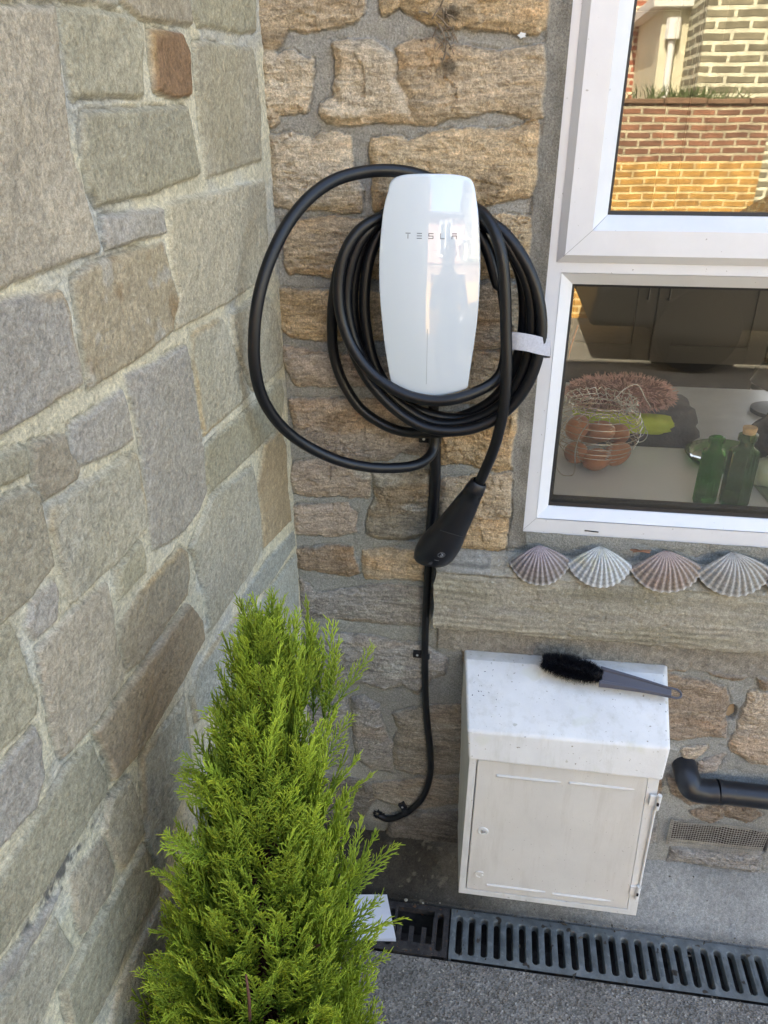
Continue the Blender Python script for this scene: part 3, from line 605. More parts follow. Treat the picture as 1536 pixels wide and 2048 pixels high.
def build_window():
    root=empty('kitchen_window','white plastic-framed kitchen window above the shell sill','window')
    X1,Z1=1.715,2.062
    a=onY(1033,1070.5,YF);fo=(a[0],X1,a[2],Z1)
    # lower light
    lo=onY(1072,1037,YF);lt=onY(1125,545,YF);LO=(lo[0],X1-.035,lo[2],lt[2])
    gi=onY(1096,1010,YG-.002);gt=onY(1145,567,YG-.002);LG=(gi[0],X1-.052,gi[2],gt[2])
    so_=onY(1113,524,YF);SO=(so_[0],X1-.02,so_[2],Z1-.02)
    b=MB()
    # flat faces of the outer frame: left stile, bottom rail, transom, right, top
    def q(x0,x1,z0,z1,y=YF,mi=0): b.add([(x0,y,z0),(x1,y,z0),(x1,y,z1),(x0,y,z1)],[(0,1,2,3)],mi)
    ring(b,fo,YF,(fo[0],fo[1],fo[2],fo[3]),.07)     # outer sides
    b.add([(fo[0],YF,fo[2]),(fo[1],YF,fo[2]),(LO[1],YF,LO[2]),(LO[0],YF,LO[2])],[(0,1,2,3)])      # bottom rail, mitred
    b.add([(fo[0],YF,fo[2]),(LO[0],YF,LO[2]),(LO[0],YF,LO[3]),(fo[0],YF,LO[3])],[(0,1,2,3)])
    b.add([(fo[1],YF,fo[2]),(LO[1],YF,LO[2]),(LO[1],YF,LO[3]),(fo[1],YF,LO[3])],[(3,2,1,0)])
    q(fo[0],fo[1],LO[3],SO[2]);q(fo[0],SO[0],SO[2],SO[3]);q(SO[1],fo[1],SO[2],SO[3]);q(fo[0],fo[1],SO[3],fo[3])
    fr=b.build('frame',UPVC,root)
    b=MB();ring(b,(LO[0]+.0008,LO[1]-.0008,LO[2]+.0008,LO[3]-.0008),YF+.001,LG,YG-.006);ring(b,LG,YG-.006,LG,YG-.001)
    b.build('glazing_bead',UPVC,root)
    b=MB();e=.0045;G2=(LG[0]+e,LG[1]-e,LG[2]+e*1.6,LG[3]-e);ring(b,(LG[0]-.004,LG[1]+.004,LG[2]-.004,LG[3]+.004),YG-.0035,G2,YG-.0015);
    ring(b,G2,YG-.0015,G2,YG+.02)
    # second black spacer bar seen through the glass along the bottom edge
    b.box((G2[0],YG+.016,G2[2]),(G2[1],YG+.020,G2[2]+.006));b.box((G2[0],YG+.016,G2[2]),(G2[0]+.005,YG+.020,G2[3]))
    b.build('gasket',GASKET,root)
    b=MB();b.box((G2[0]-.003,YG,G2[2]-.004),(G2[1]+.003,YG+.004,G2[3]+.003));b.build('glass_pane',GLASS,root)
    # drainage slot in the bottom rail
    s=onY(1183,1062,YF);b=MB();b.tube([(s[0]-.013,YF-.0006,s[2]+.0005),(s[0]+.0,YF-.0008,s[2]-.0002),(s[0]+.013,YF-.0006,s[2]-.0012)],.0013,6);b.build('drain_slot',GASKET,root)
    # opening sash
    sr=empty('opening_sash');sr.parent=root
    c=onY(1130,510,YS);SC=(c[0],X1-.034,c[2],Z1-.034);d=onY(1185,461,YS);SB=(d[0],X1-.09,d[2],Z1-.09);g=onY(1215,430,YG-.006);SG=(g[0],X1-.115,g[2],Z1-.115)
    b=MB();ring(b,(SO[0],SO[1],SO[2],SO[3]),YF-.0015,SC,YS);ring(b,SO,YF+.002,SO,YF-.0015);ring(b,SC,YS,SB,YS)
    ring(b,SB,YS+.0006,SG,YG-.006);ring(b,SB,YS,SB,YS+.0006);ring(b,SG,YG-.006,SG,YG-.001)
    b.build('sash_frame',UPVC,sr)
    # fine mitre joints
    b=MB()
    for (p,q_,y0,y1) in (((SC[0],SC[2]),(SB[0],SB[2]),YS,YS),((SB[0],SB[2]),(SG[0],SG[2]),YS,YG-.006),((fo[0],fo[2]),(LO[0],LO[2]),YF,YF),((SO[0],SO[2]),(SC[0],SC[2]),YF,YS)):
        b.tube([(p[0]+.0004,y0-.00005,p[1]+.0004),(q_[0],y1-.00005,q_[1])],.00035,4)
    b.build('mitre_joint',mat('joint_grey',(.25,.25,.25),.6),sr)
    e=.0045;G2=(SG[0]+e,SG[1]-e,SG[2]+e*1.3,SG[3]-e);b=MB();ring(b,(SG[0]-.004,SG[1]+.004,SG[2]-.004,SG[3]+.004),YG-.0035,G2,YG-.0015);ring(b,G2,YG-.0015,G2,YG+.02);b.build('gasket',GASKET,sr)
    b=MB();b.box((G2[0]-.003,YG,G2[2]-.004),(G2[1]+.003,YG+.004,G2[3]+.003));b.build('glass_pane',GLASS,sr)
    b=MB()
    b.add([(fo[0]+.001,.075,fo[2]+.001),(fo[1]-.001,.075,fo[2]+.001),(LG[1],.075,LG[2]),(LG[0],.075,LG[2])],[(0,1,2,3)])
    b.add([(fo[0],.075,fo[2]),(LG[0],.075,LG[2]),(LG[0],.075,2.05),(fo[0],.075,2.05)],[(0,1,2,3)]);b.add([(fo[0],.076,LG[3]),(fo[1],.076,LG[3]),(fo[1],.076,SG[2]),(fo[0],.076,SG[2])],[(0,1,2,3)])
    ring(b,LG,YG+.006,LG,.075)
    b.build('inner_frame',UPVC,root)
build_window()
# ------------------------------------------------------------------ kitchen behind the glass
def build_room():
    root=empty('kitchen_room','dim kitchen interior seen through the window','room')
    pl=mat('plaster',(.74,.71,.64),.9);b=MB()
    X0,X1,Y0,Y1,Z0,Z1=.30,3.9,.302,3.95,.15,2.35
    b.add([(X0,Y0,Z0),(X0,Y1,Z0),(X0,Y1,Z1),(X0,Y0,Z1)],[(0,1,2,3)]);b.add([(X1,Y0,Z0),(X1,Y1,Z0),(X1,Y1,Z1),(X1,Y0,Z1)],[(0,1,2,3)])
    b.add([(X0,Y0,Z1),(X1,Y0,Z1),(X1,Y1,Z1),(X0,Y1,Z1)],[(0,1,2,3)])
    hx0,hx1,hz0,hz1=2.30,3.85,.17,2.15  # added back-wall opening, sized to let daylight brighten the room
    for r in ((X0,hx0,Z0,Z1),(hx1,X1,Z0,Z1),(hx0,hx1,Z0,hz0),(hx0,hx1,hz1,Z1)): b.box((r[0],Y1,r[2]),(r[1],Y1+.1,r[3]))
    b.add([(X0,Y0,Z0),(X0,Y0,.94),(X1,Y0,.94),(X1,Y0,Z0)],[(0,1,2,3)]);b.box((1.72,.301,.94),(X1,.31,Z1));b.box((X0,.301,2.055),(1.72,.31,Z1))
    # window reveals
    b.box((.36,.077,.93),(.448,.31,2.07));b.box((1.716,.077,.93),(1.80,.31,2.07));b.box((.36,.077,2.061),(1.8,.31,2.12))
    b.build('room_wall',pl,root)
    f=MB();f.add([(X0,Y0,Z0),(X1,Y0,Z0),(X1,Y1,Z0),(X0,Y1,Z0)],[(0,1,2,3)]);f.build('floor_covering',mat('lino',(.42,.39,.34),.6,var=.15),root)
    f=MB();f.box((.36,.034,.955),(1.80,.40,.985));f.build('window_board',mat('white_board',(.76,.82,.90),.22,coat=.3),root,bevel=.004)
    f=MB();f.box((.302,.405,.86),(2.6,1.15,.90));f.build('worktop',mat('grey_worktop',(.36,.39,.43),.3,var=.08),root,bevel=.004)
    b=MB();b.box((.302,.41,.15),(2.6,1.1,.858));b.build('base_unit',mat('base_unit',(.15,.14,.125),.5),root)
    return root
build_room()
def cupboard():
    root=empty('tall_cupboard','dark grey tall two-door cupboard at the back of the kitchen','cupboard')
    cm=mat('cupboard_grey',(.085,.08,.07),.45);y=3.45
    b=MB();b.box((.62,y+.02,.33),(2.02,3.94,2.3));b.build('carcass',cm,root)
    b=MB();b.box((.64,y+.06,.15),(2.0,3.94,.33));b.build('plinth',mat('plinth_black',(.006,.006,.006),.6),root)
    for x0 in (.66,1.345):
        d=MB();x1=x0+.675;z0,z1=.335,2.28
        d.box((x0,y,z0),(x0+.11,y+.018,z1));d.box((x1-.11,y,z0),(x1,y+.018,z1));d.box((x0+.11,y,z0),(x1-.11,y+.018,z0+.11));d.box((x0+.11,y,z1-.11),(x1-.11,y+.018,z1));d.box((x0+.11,y+.008,z0+.11),(x1-.11,y+.018,z1-.11))
        o=d.build('door',cm,root,bevel=.002);hx=x1-.055 if x0<1 else x0+.055
        h=MB();h.tube([(hx,y,.72),(hx,y-.03,.72),(hx,y-.03,.92),(hx,y,.92)],.006,8);h.build('handle',mat('handle_black',(.01,.01,.01),.3),o)
    b=MB();b.box((2.03,y-.0,.15),(2.11,3.94,2.3));b.build('end_panel',mat('end_panel',(.16,.145,.12),.5),root)
cupboard()
ZB=.985
def basket():
    root=empty('egg_basket','round silver wire egg basket holding brown eggs on the window board','basket')
    c=Vector((onY(1190,890,.285)[0],.285,ZB));wm=mat('chromed_wire',(.75,.75,.72),.25,metal=1);b=MB();Rr=.092;r=.0009
    def sph(th,ph): # th polar from bottom
        return c+Vector((Rr*math.sin(th)*math.cos(ph),Rr*math.sin(th)*math.sin(ph),.088-.088*math.cos(th)))
    for k in range(11):
        th=.32+k*.165;b.tube([sph(th,2*math.pi*j/40) for j in range(40)],r,5,close=True)
    for k in range(8):
        ph=2*math.pi*k/8+.2
        P=[]
        for j in range(44):
            th=.3+1.72*j/43;P.append(sph(th,ph+.05*(-1)**j))
        b.tube(P,r*.9,5)
    # neck: crimped collar
    for k in range(3):
        b.tube([c+Vector(((.060+.007*k+.004*math.sin(j*2.2+k))*math.cos(2*math.pi*j/60),(.060+.007*k+.004*math.sin(j*2.2+k))*math.sin(2*math.pi*j/60),.128+.010*k+.003*math.cos(j*3+k))) for j in range(60)],.0012,5,close=True)
    for k in range(22):
        a=2*math.pi*k/22;b.tube(catmull([c+Vector((.080*math.cos(a),.080*math.sin(a),.122)),c+Vector((.062*math.cos(a+.1),.062*math.sin(a+.1),.134)),c+Vector((.078*math.cos(a+.2),.078*math.sin(a+.2),.150))],4),.0009,4)
    b.build('wire_cage',wm,root,smooth=True)
    # two looped carrying handles hanging down at the front left, twisted spring handle at the right
    for (pts) in ([(1140,832),(1118,868),(1110,905),(1113,935),(1125,950),(1140,952)],[(1177,846),(1160,870),(1151,900),(1150,930),(1147,948),(1138,953)]):
        h=MB();h.tube(catmull([onY(*p,.285-.100+.004*i) for i,p in enumerate(pts)],8),.0013,6);h.build('handle',wm,root,smooth=True)
    h=MB();
    for k in range(10):
        x=1246+k*4;y=795+k*9;P=[onY(x+ (14 if 0 else 0)+22*math.sin(t*.55-1.2)*.6,y+14*math.cos(t*.55-1.0)-6,.30+.004*t) for t in range(7)];h.tube(catmull(P,3),.0010,5)
    h.tube(catmull([onY(1228,800,.30),onY(1250,778,.31),onY(1275,770,.31),onY(1292,800,.31),onY(1302,815,.31)],8),.0011,5)
    h.build('spring_handle',wm,root,smooth=True)
    em=mat('brown_eggshell',(.37,.165,.09),.5,var=.12,vscale=60)
    E=[((-.042,-.030,.034),.3,'egg at the front left of the wire basket'),((.000,-.052,.030),1.2,'lowest front egg in the middle of the wire basket'),((.045,-.028,.036),2.0,'reddish egg at the front right of the wire basket'),((.012,.012,.070),.9,'egg lying on top in the middle of the basket'),((-.040,.016,.076),2.6,'egg lying on top at the left of the basket'),((.050,.022,.062),.2,'pale egg against the right side of the basket'),((.0,.050,.050),1.5,'egg at the back of the wire basket')]
    for i,(o_,a,l) in enumerate(E):
        e=MB();prof=[(0,-.030)]+[(.0225*math.sin(t)*(1-.10*math.cos(t)*-1),-.030*math.cos(t)) for t in np.linspace(.15,3.0,16)]+[(0,.030)]
        e.lathe([(max(r_,0)*1.08,h_*1.08) for r_,h_ in prof],20,M=Matrix.Rotation(a,4,'Z')@Matrix.Rotation(R(68),4,'X'),c=tuple(c+Vector(o_)))
        tag(e.build('egg',em,smooth=True),l,'egg','brown eggs in the wire basket')
basket()
def bottle(pxb,pxt,wpx,label,cork,tint,seed):
    base=onZ(*pxb,ZB);top=onY(*pxt,base[1]);H=top[2]-ZB;t=1.62;wd=wpx/FPX*t/2
    root=empty('glass_bottle',label,'bottle','old green glass bottles on the window board');root.location=(base[0],base[1],ZB);root.rotation_euler=(0,0,R(20+seed*14))
    gm=bpy.data.materials.new('green_glass');gm.use_nodes=True;p=gm.node_tree.nodes['Principled BSDF'];p.inputs['Base Color'].default_value=(*tint,1);p.inputs['Transmission Weight'].default_value=.85;p.inputs['Roughness'].default_value=.04;p.inputs['IOR'].default_value=1.45
    b=MB();n=48;V=[];F=[]
    prof=[(0,.002),(.88,.0),(1,.010),(1,H*.76),(.93,H*.785),(.56,H*.82),(.48,H*.84),(.48,H*.91),(.62,H*.92),(.62,H*.985),(.5,H),(.40,H),(.38,H*.84),(.48,H*.80),(.88,H*.75),(.90,.016),(0,.014)]
    for j,(s,h) in enumerate(prof):
        for k in range(n):
            a=2*math.pi*k/n;hexr=math.cos(math.pi/6)/math.cos(((a)%(math.pi/3))-math.pi/6)
            rr=wd*s*(hexr*(1+.0*k)+(.03*math.cos(a*30) if (2<=j<=3 and abs(math.sin(a*1.5))>.35) else 0) if s>.8 else 1.0)
            V.append((rr*math.cos(a),rr*.82*math.sin(a),h))
    for j in range(len(prof)-1):
        for k in range(n): F.append((j*n+k,j*n+(k+1)%n,(j+1)*n+(k+1)%n,(j+1)*n+k))
    b.add(V,F);b.build('bottle_glass',gm,root,smooth='auto')
    if cork:
        b=MB();b.lathe([(wd*.33,H*.90),(wd*.36,H*1.0),(wd*.42,H*1.075),(wd*.40,H*1.085)],20);b.build('cork',mat('cork',(.55,.40,.24),.9,var=.2,vscale=120),root,smooth='auto')
bottle((1407,1003),(1424,873),48,'green ribbed glass bottle without a stopper left of the corked one',False,(.10,.40,.07),0)
bottle((1464,1011),(1478,866),58,'darker green ribbed glass bottle closed with a cork',True,(.13,.30,.12),1)
def soft(name,label,cat,c,size,mt,seed,amp=.18,sub=20,flat=2.4):
    b=MB();V=[];F=[];n=sub*2
    for i in range(sub+1):
        th=math.pi*i/sub
        for k in range(n):
            a=2*math.pi*k/n;x=math.sin(th)*math.cos(a);y=math.sin(th)*math.sin(a);z=math.cos(th)
            q=(abs(x)**flat+abs(y)**flat+abs(z)**flat)**(-1/flat)
            w_=1+amp*float(fbm(np.array([x*3+seed+z*5]),np.array([y*3+z*4.]),seed,3)[0])
            V.append((c[0]+x*q*w_*size[0],c[1]+y*q*w_*size[1],c[2]+z*q*w_*size[2]))
    for i in range(sub):
        for k in range(n): F.append((i*n+k,i*n+(k+1)%n,(i+1)*n+(k+1)%n,(i+1)*n+k))
    b.add(V,F);return tag(b.build(name,mt,smooth=True),label,cat)
def interior_bits():
    y=.50
    P=lambda px,py,yy=y:onY(px,py,yy)
    a=P(1293,868);soft('folded_towel','dark grey folded towel behind the wire basket','towel',(a[0]-.02,y+.02,.985),(.135,.085,.080),mat('grey_towel',(.09,.09,.10),.95,bump=.003,bscale=120),3,.12,flat=3.5)
    a=P(1245,838,.46);soft('lime_cloth','lime green cloth lying on the grey towel','cloth',(a[0],.46,a[2]),(.112,.05,.022),mat('lime_cloth',(.50,.60,.07),.9,bump=.004,bscale=50),5,.16,flat=5)
    a=P(1240,786,.48);rx,ry,rz=.118,.050,.034;c=Vector((a[0],.48,a[2]))
    root=empty('fluffy_duster','fluffy dusty pink fabric duster behind the wire basket','duster');o=soft('core',None,None,c,(rx,ry,rz),mat('duster_core',(.16,.07,.055),.95),8,.15);o.parent=root
    b=MB()
    for k in range(2600):
        v=Vector(RS.normal(size=3));v.normalize();p=c+Vector((v.x*rx,v.y*ry,v.z*rz));d=(v+Vector(RS.normal(size=3))*.45).normalized();l=.012+.010*RS.rand()
        s=d.orthogonal().normalized()*.0011;q=p+d*l+Vector((0,0,-.003));b.add([p-s,p+s,q+s*.5,q-s*.5],[(0,1,2,3)])
    pm=mat('duster_pile',(.62,.38,.33),.8,var=.45,vscale=70);b.build('pile',pm,root,recalc=False)
    # dark round vase with dried stems, cut off by the edge of the photo
    v0=onY(1535,905,.33);root=empty('round_vase','round black vase with dried stems at the right edge of the window','vase')
    b=MB();b.lathe([(0.03,0)]+[(.062*math.sin(t),.055-.055*math.cos(t)) for t in np.linspace(.5,2.6,14)]+[(.028,.115),(.020,.112),(.018,.08)],28,c=(v0[0]+.01,.33,ZB));b.build('vase_body',mat('vase_black',(.006,.007,.012),.25),root,smooth=True)
    b=MB()
    for k in range(15):
        a=RS.rand()*6.28;l=.13+.08*RS.rand();p0=Vector((v0[0]+.01,.33,ZB+.09));p1=p0+Vector((.05*math.cos(a)-.012,.05*math.sin(a),l));P_=catmull([p0,(p0+p1)/2+Vector((0,0,.01)),p1],5);b.tube(P_,.0010,4)
        for j in range(14):
            q=P_[-1-(j%8)];d=Vector(RS.normal(size=3)).normalized()*.008;b.tube([q,q+d],[.0012,.0003],4)
    b.build('dried_stems',mat('dried_stem',(.10,.065,.04),.9,var=.4,vscale=90),root)
    f0=onZ(1530,985,ZB+.006);root=empty('pale_ornament','pale green rounded ornament on a flat base at the right edge of the window','ornament')
    b=MB();b.prism([(0,0),(0,0),(0,0)],0,0) if 0 else None
    b=MB();q=[onZ(*p,ZB) for p in [(1492,955),(1600,955),(1640,1040),(1545,1018)]];V=[(p[0],p[1],ZB+.0005) for p in q]+[(p[0],p[1],ZB+.009) for p in q];b.add(V,[(3,2,1,0),(4,5,6,7)]+[(i,(i+1)%4,4+(i+1)%4,4+i) for i in range(4)]);pg=mat('pale_green_glaze',(.34,.42,.30),.3,coat=.4);b.build('base',pg,root,bevel=.002)
    for nm,px,py,s,rot in (('body',1535,958,(.036,.030,.030),0),('rump',1513,945,(.020,.02,.026),0),('head',1550,925,(.018,.018,.018),0)):
        q=onY(px,py,f0[1]+.03);o=soft(nm,None,None,(q[0],f0[1]+.03,max(q[2],ZB+.009+s[2]*.95)),s,pg,4,.10);o.parent=root
    d0=onY(1440,888,.40);b=MB();b.lathe([(0,.0),(.075,.0),(.092,.018),(.090,.020),(.072,.004),(0,.004)],40,c=(d0[0],.33,ZB));gm=bpy.data.materials['green_glass'];tag(b.build('glass_dish',gm,smooth=True),'shallow green glass dish behind the two bottles','dish')
    l0=onY(1534,745,.9);root=empty('black_lamp','black lamp shade at the right edge of the lower window','lamp')
    b=MB();b.lathe([(.035,-.09),(.040,-.088),(.028,.06),(.022,.062)],28,M=Matrix.Rotation(R(22),4,'Y'),c=(l0[0]+.03,.9,l0[2]+.04));b.build('shade',mat('lamp_black',(.01,.012,.014),.3),root,smooth='auto')
    b=MB();b.lathe([(.07,0),(.07,.012),(.01,.016),(.006,.02),(.006,l0[2]-.90+.04)],20,c=(l0[0]+.06,.93,.9));b.build('stand',mat('lamp_stand',(.01,.012,.014),.3),root,smooth='auto')
    # copper-coloured rods leaning in the left corner
    b=MB()
    for p,q in (((1128,735),(1156,650)),((1124,760),(1148,672))):
        A=onY(*p,.6);B=onY(*q,.6);b.tube([A+(A-B)*1.2,A,B],.0022,6)
    tag(b.build('copper_rods',mat('copper',(.35,.12,.05),.4,metal=.5),smooth=True),'thin copper rods leaning in the left corner of the window','rods')
interior_bits()
#@@4
# ------------------------------------------------------------------ charger
CHC=onY(858,575,-.105)[0]
def chy(x,z): return -.113+.475*(max(z-1.352,0))**2+.25*(max(1.352-z,0))**2+1.15*(x-CHC)**2
def build_charger():
    root=empty('wall_charger','white glass-fronted electric car charger with black cable coiled round it','car charger')
    left=[(862,347.5),(820,348.5),(794,353),(781,364),(776,382),(768,412),(762,460),(758.5,508),(758,555),(760,600),(764,645),(769,690),(776,733),(782,765),(786,779)]
    right=[(820,787),(857,793.5),(895,789),(932,778),(937,762),(942,730),(948,690),(954,645),(958,600),(960.5,550),(960.5,500),(958,440),(953,400),(948,371),(939,357),(920,350.5),(895,348)]
    P=[]
    for p in left+right:
        q=onY(*p,-.108);q=onY(*p,chy(q[0],q[2])+.002);P.append(Vector((q[0],0,q[2])))
    O=catmull(P,4,close=True);c=Vector((CHC,0,1.425));n=len(O)
    b=MB();V=[];F=[];K=26
    # front glass: rings shrinking to the middle, true double curvature
    S=[1.0,.9955,.988]+list(np.linspace(.97,.04,K))
    for k,s in enumerate(S):
        for p in O:
            x=c.x+(p.x-c.x)*s;z=c.z+(p.z-c.z)*s;y=chy(x,z)+(0.0030 if k==0 else .0009 if k==1 else 0)
            V.append((x,y,z))
    for k in range(len(S)-1):
        for i in range(n): F.append((k*n+i,k*n+(i+1)%n,(k+1)*n+(i+1)%n,(k+1)*n+i))
    F.append(tuple((len(S)-1)*n+i for i in range(n)));b.add(V,F)
    gl=mat('white_backed_glass',(.68,.735,.77),.35,spec=.5,coat=1);gl.node_tree.nodes['Principled BSDF'].inputs['Coat Roughness'].default_value=0;gl.node_tree.nodes['Principled BSDF'].inputs['Coat IOR'].default_value=1.75
    b.build('glass_cover',gl,root,smooth=True)
    def shell(s0,s1,y0,y1,V,F,e0=0,e1=0):
        o=len(V)
        for s,yy,fr in ((s0,y0,e0),(s1,y1,e1)):
            for p in O:
                dx=(p.x-c.x);dz=(p.z-c.z);l=math.hypot(dx,dz);x=p.x-dx/l*s;z=p.z-dz/l*s
                V.append((x,(chy(p.x,p.z)+yy) if fr else yy,z))
        for i in range(n): F.append((o+i,o+(i+1)%n,o+n+(i+1)%n,o+n+i))
    V=[];F=[];shell(0,.0004,.0030,.0055,V,F,1,1);b=MB().add(V,F);b.build('edge_band',mat('grey_edge',(.20,.21,.22),.35,metal=.4),root,smooth=True)
    V=[];F=[];shell(.0012,.0016,.0056,.014,V,F,1,1);shell(.0016,.012,.014,-.060,V,F,1,0);shell(.012,.018,-.060,-.012,V,F);shell(.018,.018,-.012,.0,V,F)
    b=MB().add(V,F);b.build('body',mat('charger_body',(.035,.036,.038),.5),root,smooth=True)
    # lettering
    lm=mat('lettering_grey',(.16,.18,.19),.3);b=MB()
    x0=onY(810,480,-.105)[0];x1=onY(913,480,-.105)[0];zt=onY(860,467,-.105)[2];zb=onY(860,478.5,-.105)[2];h=zt-zb;u=h*.95;st=h*.15
    xs=[x0+(x1-x0-u)*k/4 for k in range(5)]
    def bar(x,z,w_,hh):
        V=[];N=3
        for i in range(N+1):
            for zz in (z,z+hh): V.append((x+w_*i/N,chy(x+w_*i/N,zz)-.00018,zz))
        b.add(V,[(2*i,2*i+2,2*i+3,2*i+1) for i in range(N)])
    X=xs[0];bar(X,zt-st,u,st);bar(X+u/2-st/2,zb,st,h-st*1.5)
    X=xs[1];[bar(X,zb+(h-st)*k/2,u,st) for k in range(3)]
    X=xs[2];[bar(X,zb+(h-st)*k/2,u,st) for k in range(3)];bar(X,zb+h/2,st,h/2-st);bar(X+u-st,zb+st,st,h/2-st)
    X=xs[3];bar(X,zb,u*.92,st);bar(X,zb+st,st,h-st)
    X=xs[4];bar(X,zt-st,u,st);bar(X,zb,st,h*.62);bar(X+u-st,zb,st,h*.62);bar(X+st,zb+h*.62-st,u-2*st,st)
    b.build('lettering',lm,root,recalc=False)
    b=MB();V=[];N=20
    za=onY(857,657,-.11)[2];zc=onY(857,768,-.11)[2];xx=onY(854.5,700,-.11)[0]
    for i in range(N+1):
        z=za+(zc-za)*i/N
        for dx in (-.0005,.0005): V.append((xx+dx,chy(xx,z)-.00018,z))
    b.add(V,[(2*i,2*i+1,2*i+3,2*i+2) for i in range(N)]);b.build('status_light',mat('status_strip',(.42,.46,.48),.3),root,recalc=False)
build_charger()
# ------------------------------------------------------------------ cable, traced loop by loop (photo pixel, distance from the wall)
RC=.0093
def build_cable():
    root=empty('charging_cable','thick black charging cable looped many times round the charger and ending in a plug','cable')
    T=[(866,800,.050),(869,850,.046),(869,892,.050),(855,917,.068),(828,931,.090),(785,936,.110),(735,934,.130),(680,922,.150),(625,898,.170),(580,868,.190),(546,832,.210),(522,788,.224),(510,735,.232),(508,680,.232),(513,620,.226),(526,560,.214),(548,500,.196),(578,444,.172),(620,394,.146),(668,361,.118),(722,345,.094),(778,341,.080),(830,348,.066),(880,368,.054),(925,400,.050),(960,425,.056),
       (1000,470,.058),(1040,545,.056),(1048,640,.052),(1030,730,.050),(990,795,.048),(930,830,.046),(868,841,.046),(790,815,.046),(738,745,.048),(712,660,.050),(706,580,.052),(722,500,.052),(760,440,.050),(800,410,.046),(870,400,.042),
       (940,420,.044),(1010,475,.048),(1058,560,.050),(1066,650,.052),(1048,735,.054),(1004,800,.056),(940,835,.056),(866,830,.060),(800,800,.064),(752,735,.066),(732,650,.066),(730,575,.064),(744,500,.058),(780,440,.050),(840,412,.044),(890,410,.040),
       (950,428,.052),(1018,478,.062),(1068,570,.066),(1078,660,.066),(1064,742,.066),(1020,812,.064),(960,850,.064),(890,864,.062),(800,862,.048),(730,825,.042),(690,772,.040),(669,715,.040),(664,655,.044),(668,590,.050),(684,520,.056),(724,462,.056),(770,432,.046),(840,418,.034),(900,418,.034),
       (950,438,.070),(1006,478,.080),(1052,560,.084),(1064,640,.082),(1052,725,.080),(1020,790,.078),(966,832,.076),(896,848,.076),(836,832,.076),(770,780,.078),(722,712,.080),(698,640,.080),(694,575,.078),(710,505,.074),(742,458,.066),(790,430,.045),(850,425,.034),(905,428,.040),
       (945,450,.062),(975,500,.070),(996,570,.074),(1020,640,.076),(1026,712,.084),(1012,768,.092),(960,806,.100),(908,850,.084),(870,846,.080),
       ]
    # front loops
    T=T[:-6]+[(1002,560,.072),(1012,640,.078),(1010,720,.086),(992,760,.096),(950,785,.112),(905,799,.122),(860,801,.124),(805,787,.122),(750,752,.114),(708,700,.106),(684,640,.100),(677,575,.096),(688,510,.090),(718,462,.078),(762,436,.060),(820,420,.036),(890,420,.034),
       (950,432,.062),(1010,468,.080),(1062,548,.090),(1083,640,.094),(1074,720,.096),(1045,785,.098),(1000,832,.100),(945,857,.104),(890,862,.106),(838,850,.104),(786,815,.100),(738,762,.094),(706,700,.086),(690,640,.072),(686,560,.064),(700,500,.060),(735,455,.054),(790,430,.038),(850,412,.034),(910,408,.044),
       (955,420,.074),(985,455,.098),(1003,510,.108),(1010,580,.112),(1012,660,.116),(1013,740,.120),(1008,810,.120),(998,862,.116),(985,905,.108),(968,945,.100),(957,968,.096)]
    pts=[onY(a,b_,-d) for a,b_,d in T];C_=catmull(pts,7)
    # keep the strand clear of the left wall
    out=[]
    for p in C_:
        o=Vector(p).dot(Vector(LN));p=Vector(p)
        if o<RC+.0045: p=p+Vector(LN)*(RC+.0045-o)
        out.append(p)
    b=MB();b.tube(out,RC,16);b.build('cable',BLACK,root,smooth=True)
    # plug
    A=onY(959,963,-.097);B=onY(868,1118,-.075);ax=Vector(B)-Vector(A);L_=ax.length;ax.normalize();side=Vector((1,0,0));side=(side-side.dot(ax)*ax).normalized();fr=side.cross(ax)
    if fr.y>0: fr=-fr
    prof=[(0,.0118,.0118,0),(.015,.0150,.0150,0),(.075,.0170,.0165,0),(.11,.0178,.0172,0),(.112,.0170,.0165,0),(.20,.0195,.019,.000),(.32,.0232,.0220,.000),(.46,.0265,.0245,.001),(.56,.0285,.0265,.001),(.62,.0312,.0285,.002),(.70,.0345,.0310,.003),(.78,.0368,.033,.004),(.86,.0375,.034,.005),(.93,.0368,.0335,.005),(.985,.0335,.030,.005),(1.0,.0300,.027,.005),(1.0,.0001,.0001,.005)]
    V=[];F=[];n=40
    for (t,rx,ry,of) in prof:
        o=Vector(A)+ax*(t*L_)-side*of
        tl=.0
        for k in range(n):
            a=2*math.pi*k/n;ca,sa=math.cos(a),math.sin(a);e=2/2.35
            V.append(o+side*(rx*abs(ca)**e*(1 if ca>0 else -1))+fr*(ry*abs(sa)**e*(1 if sa>0 else -1))+ax*(( -ca*.012*t*t)))
    for j in range(len(prof)-1):
        for k in range(n): F.append((j*n+k,j*n+(k+1)%n,(j+1)*n+(k+1)%n,(j+1)*n+k))
    b=MB().add(V,F);pg=b.build('plug',BLACKM,root,smooth=True)
    def surf(t,s,off=.0004):
        rx=np.interp(t,[p[0] for p in prof[:-1]],[p[1] for p in prof[:-1]]);ry=np.interp(t,[p[0] for p in prof[:-1]],[p[2] for p in prof[:-1]]);e=2/2.35
        ca=max(min(s,1),-1);ca_=abs(ca)**(1/e);sa=math.sqrt(max(0,1-ca_*ca_))**e
        return Vector(A)+ax*(t*L_-ca*.012*t*t)-side*np.interp(t,[p[0] for p in prof],[p[3] for p in prof])+side*rx*ca+fr*(ry*sa+off)
    b=MB()
    # moulding line where the grip meets the head
    b.tube([surf(.585-.035*(1-s*s),s,.0003) for s in np.linspace(-.75,.75,18)],.0006,5);b.build('grip_seam',GASKET,pg)
    wt=mat('plug_marking',(.33,.34,.36),.4)
    b=MB();cc=(.80,.12);rr=.0056
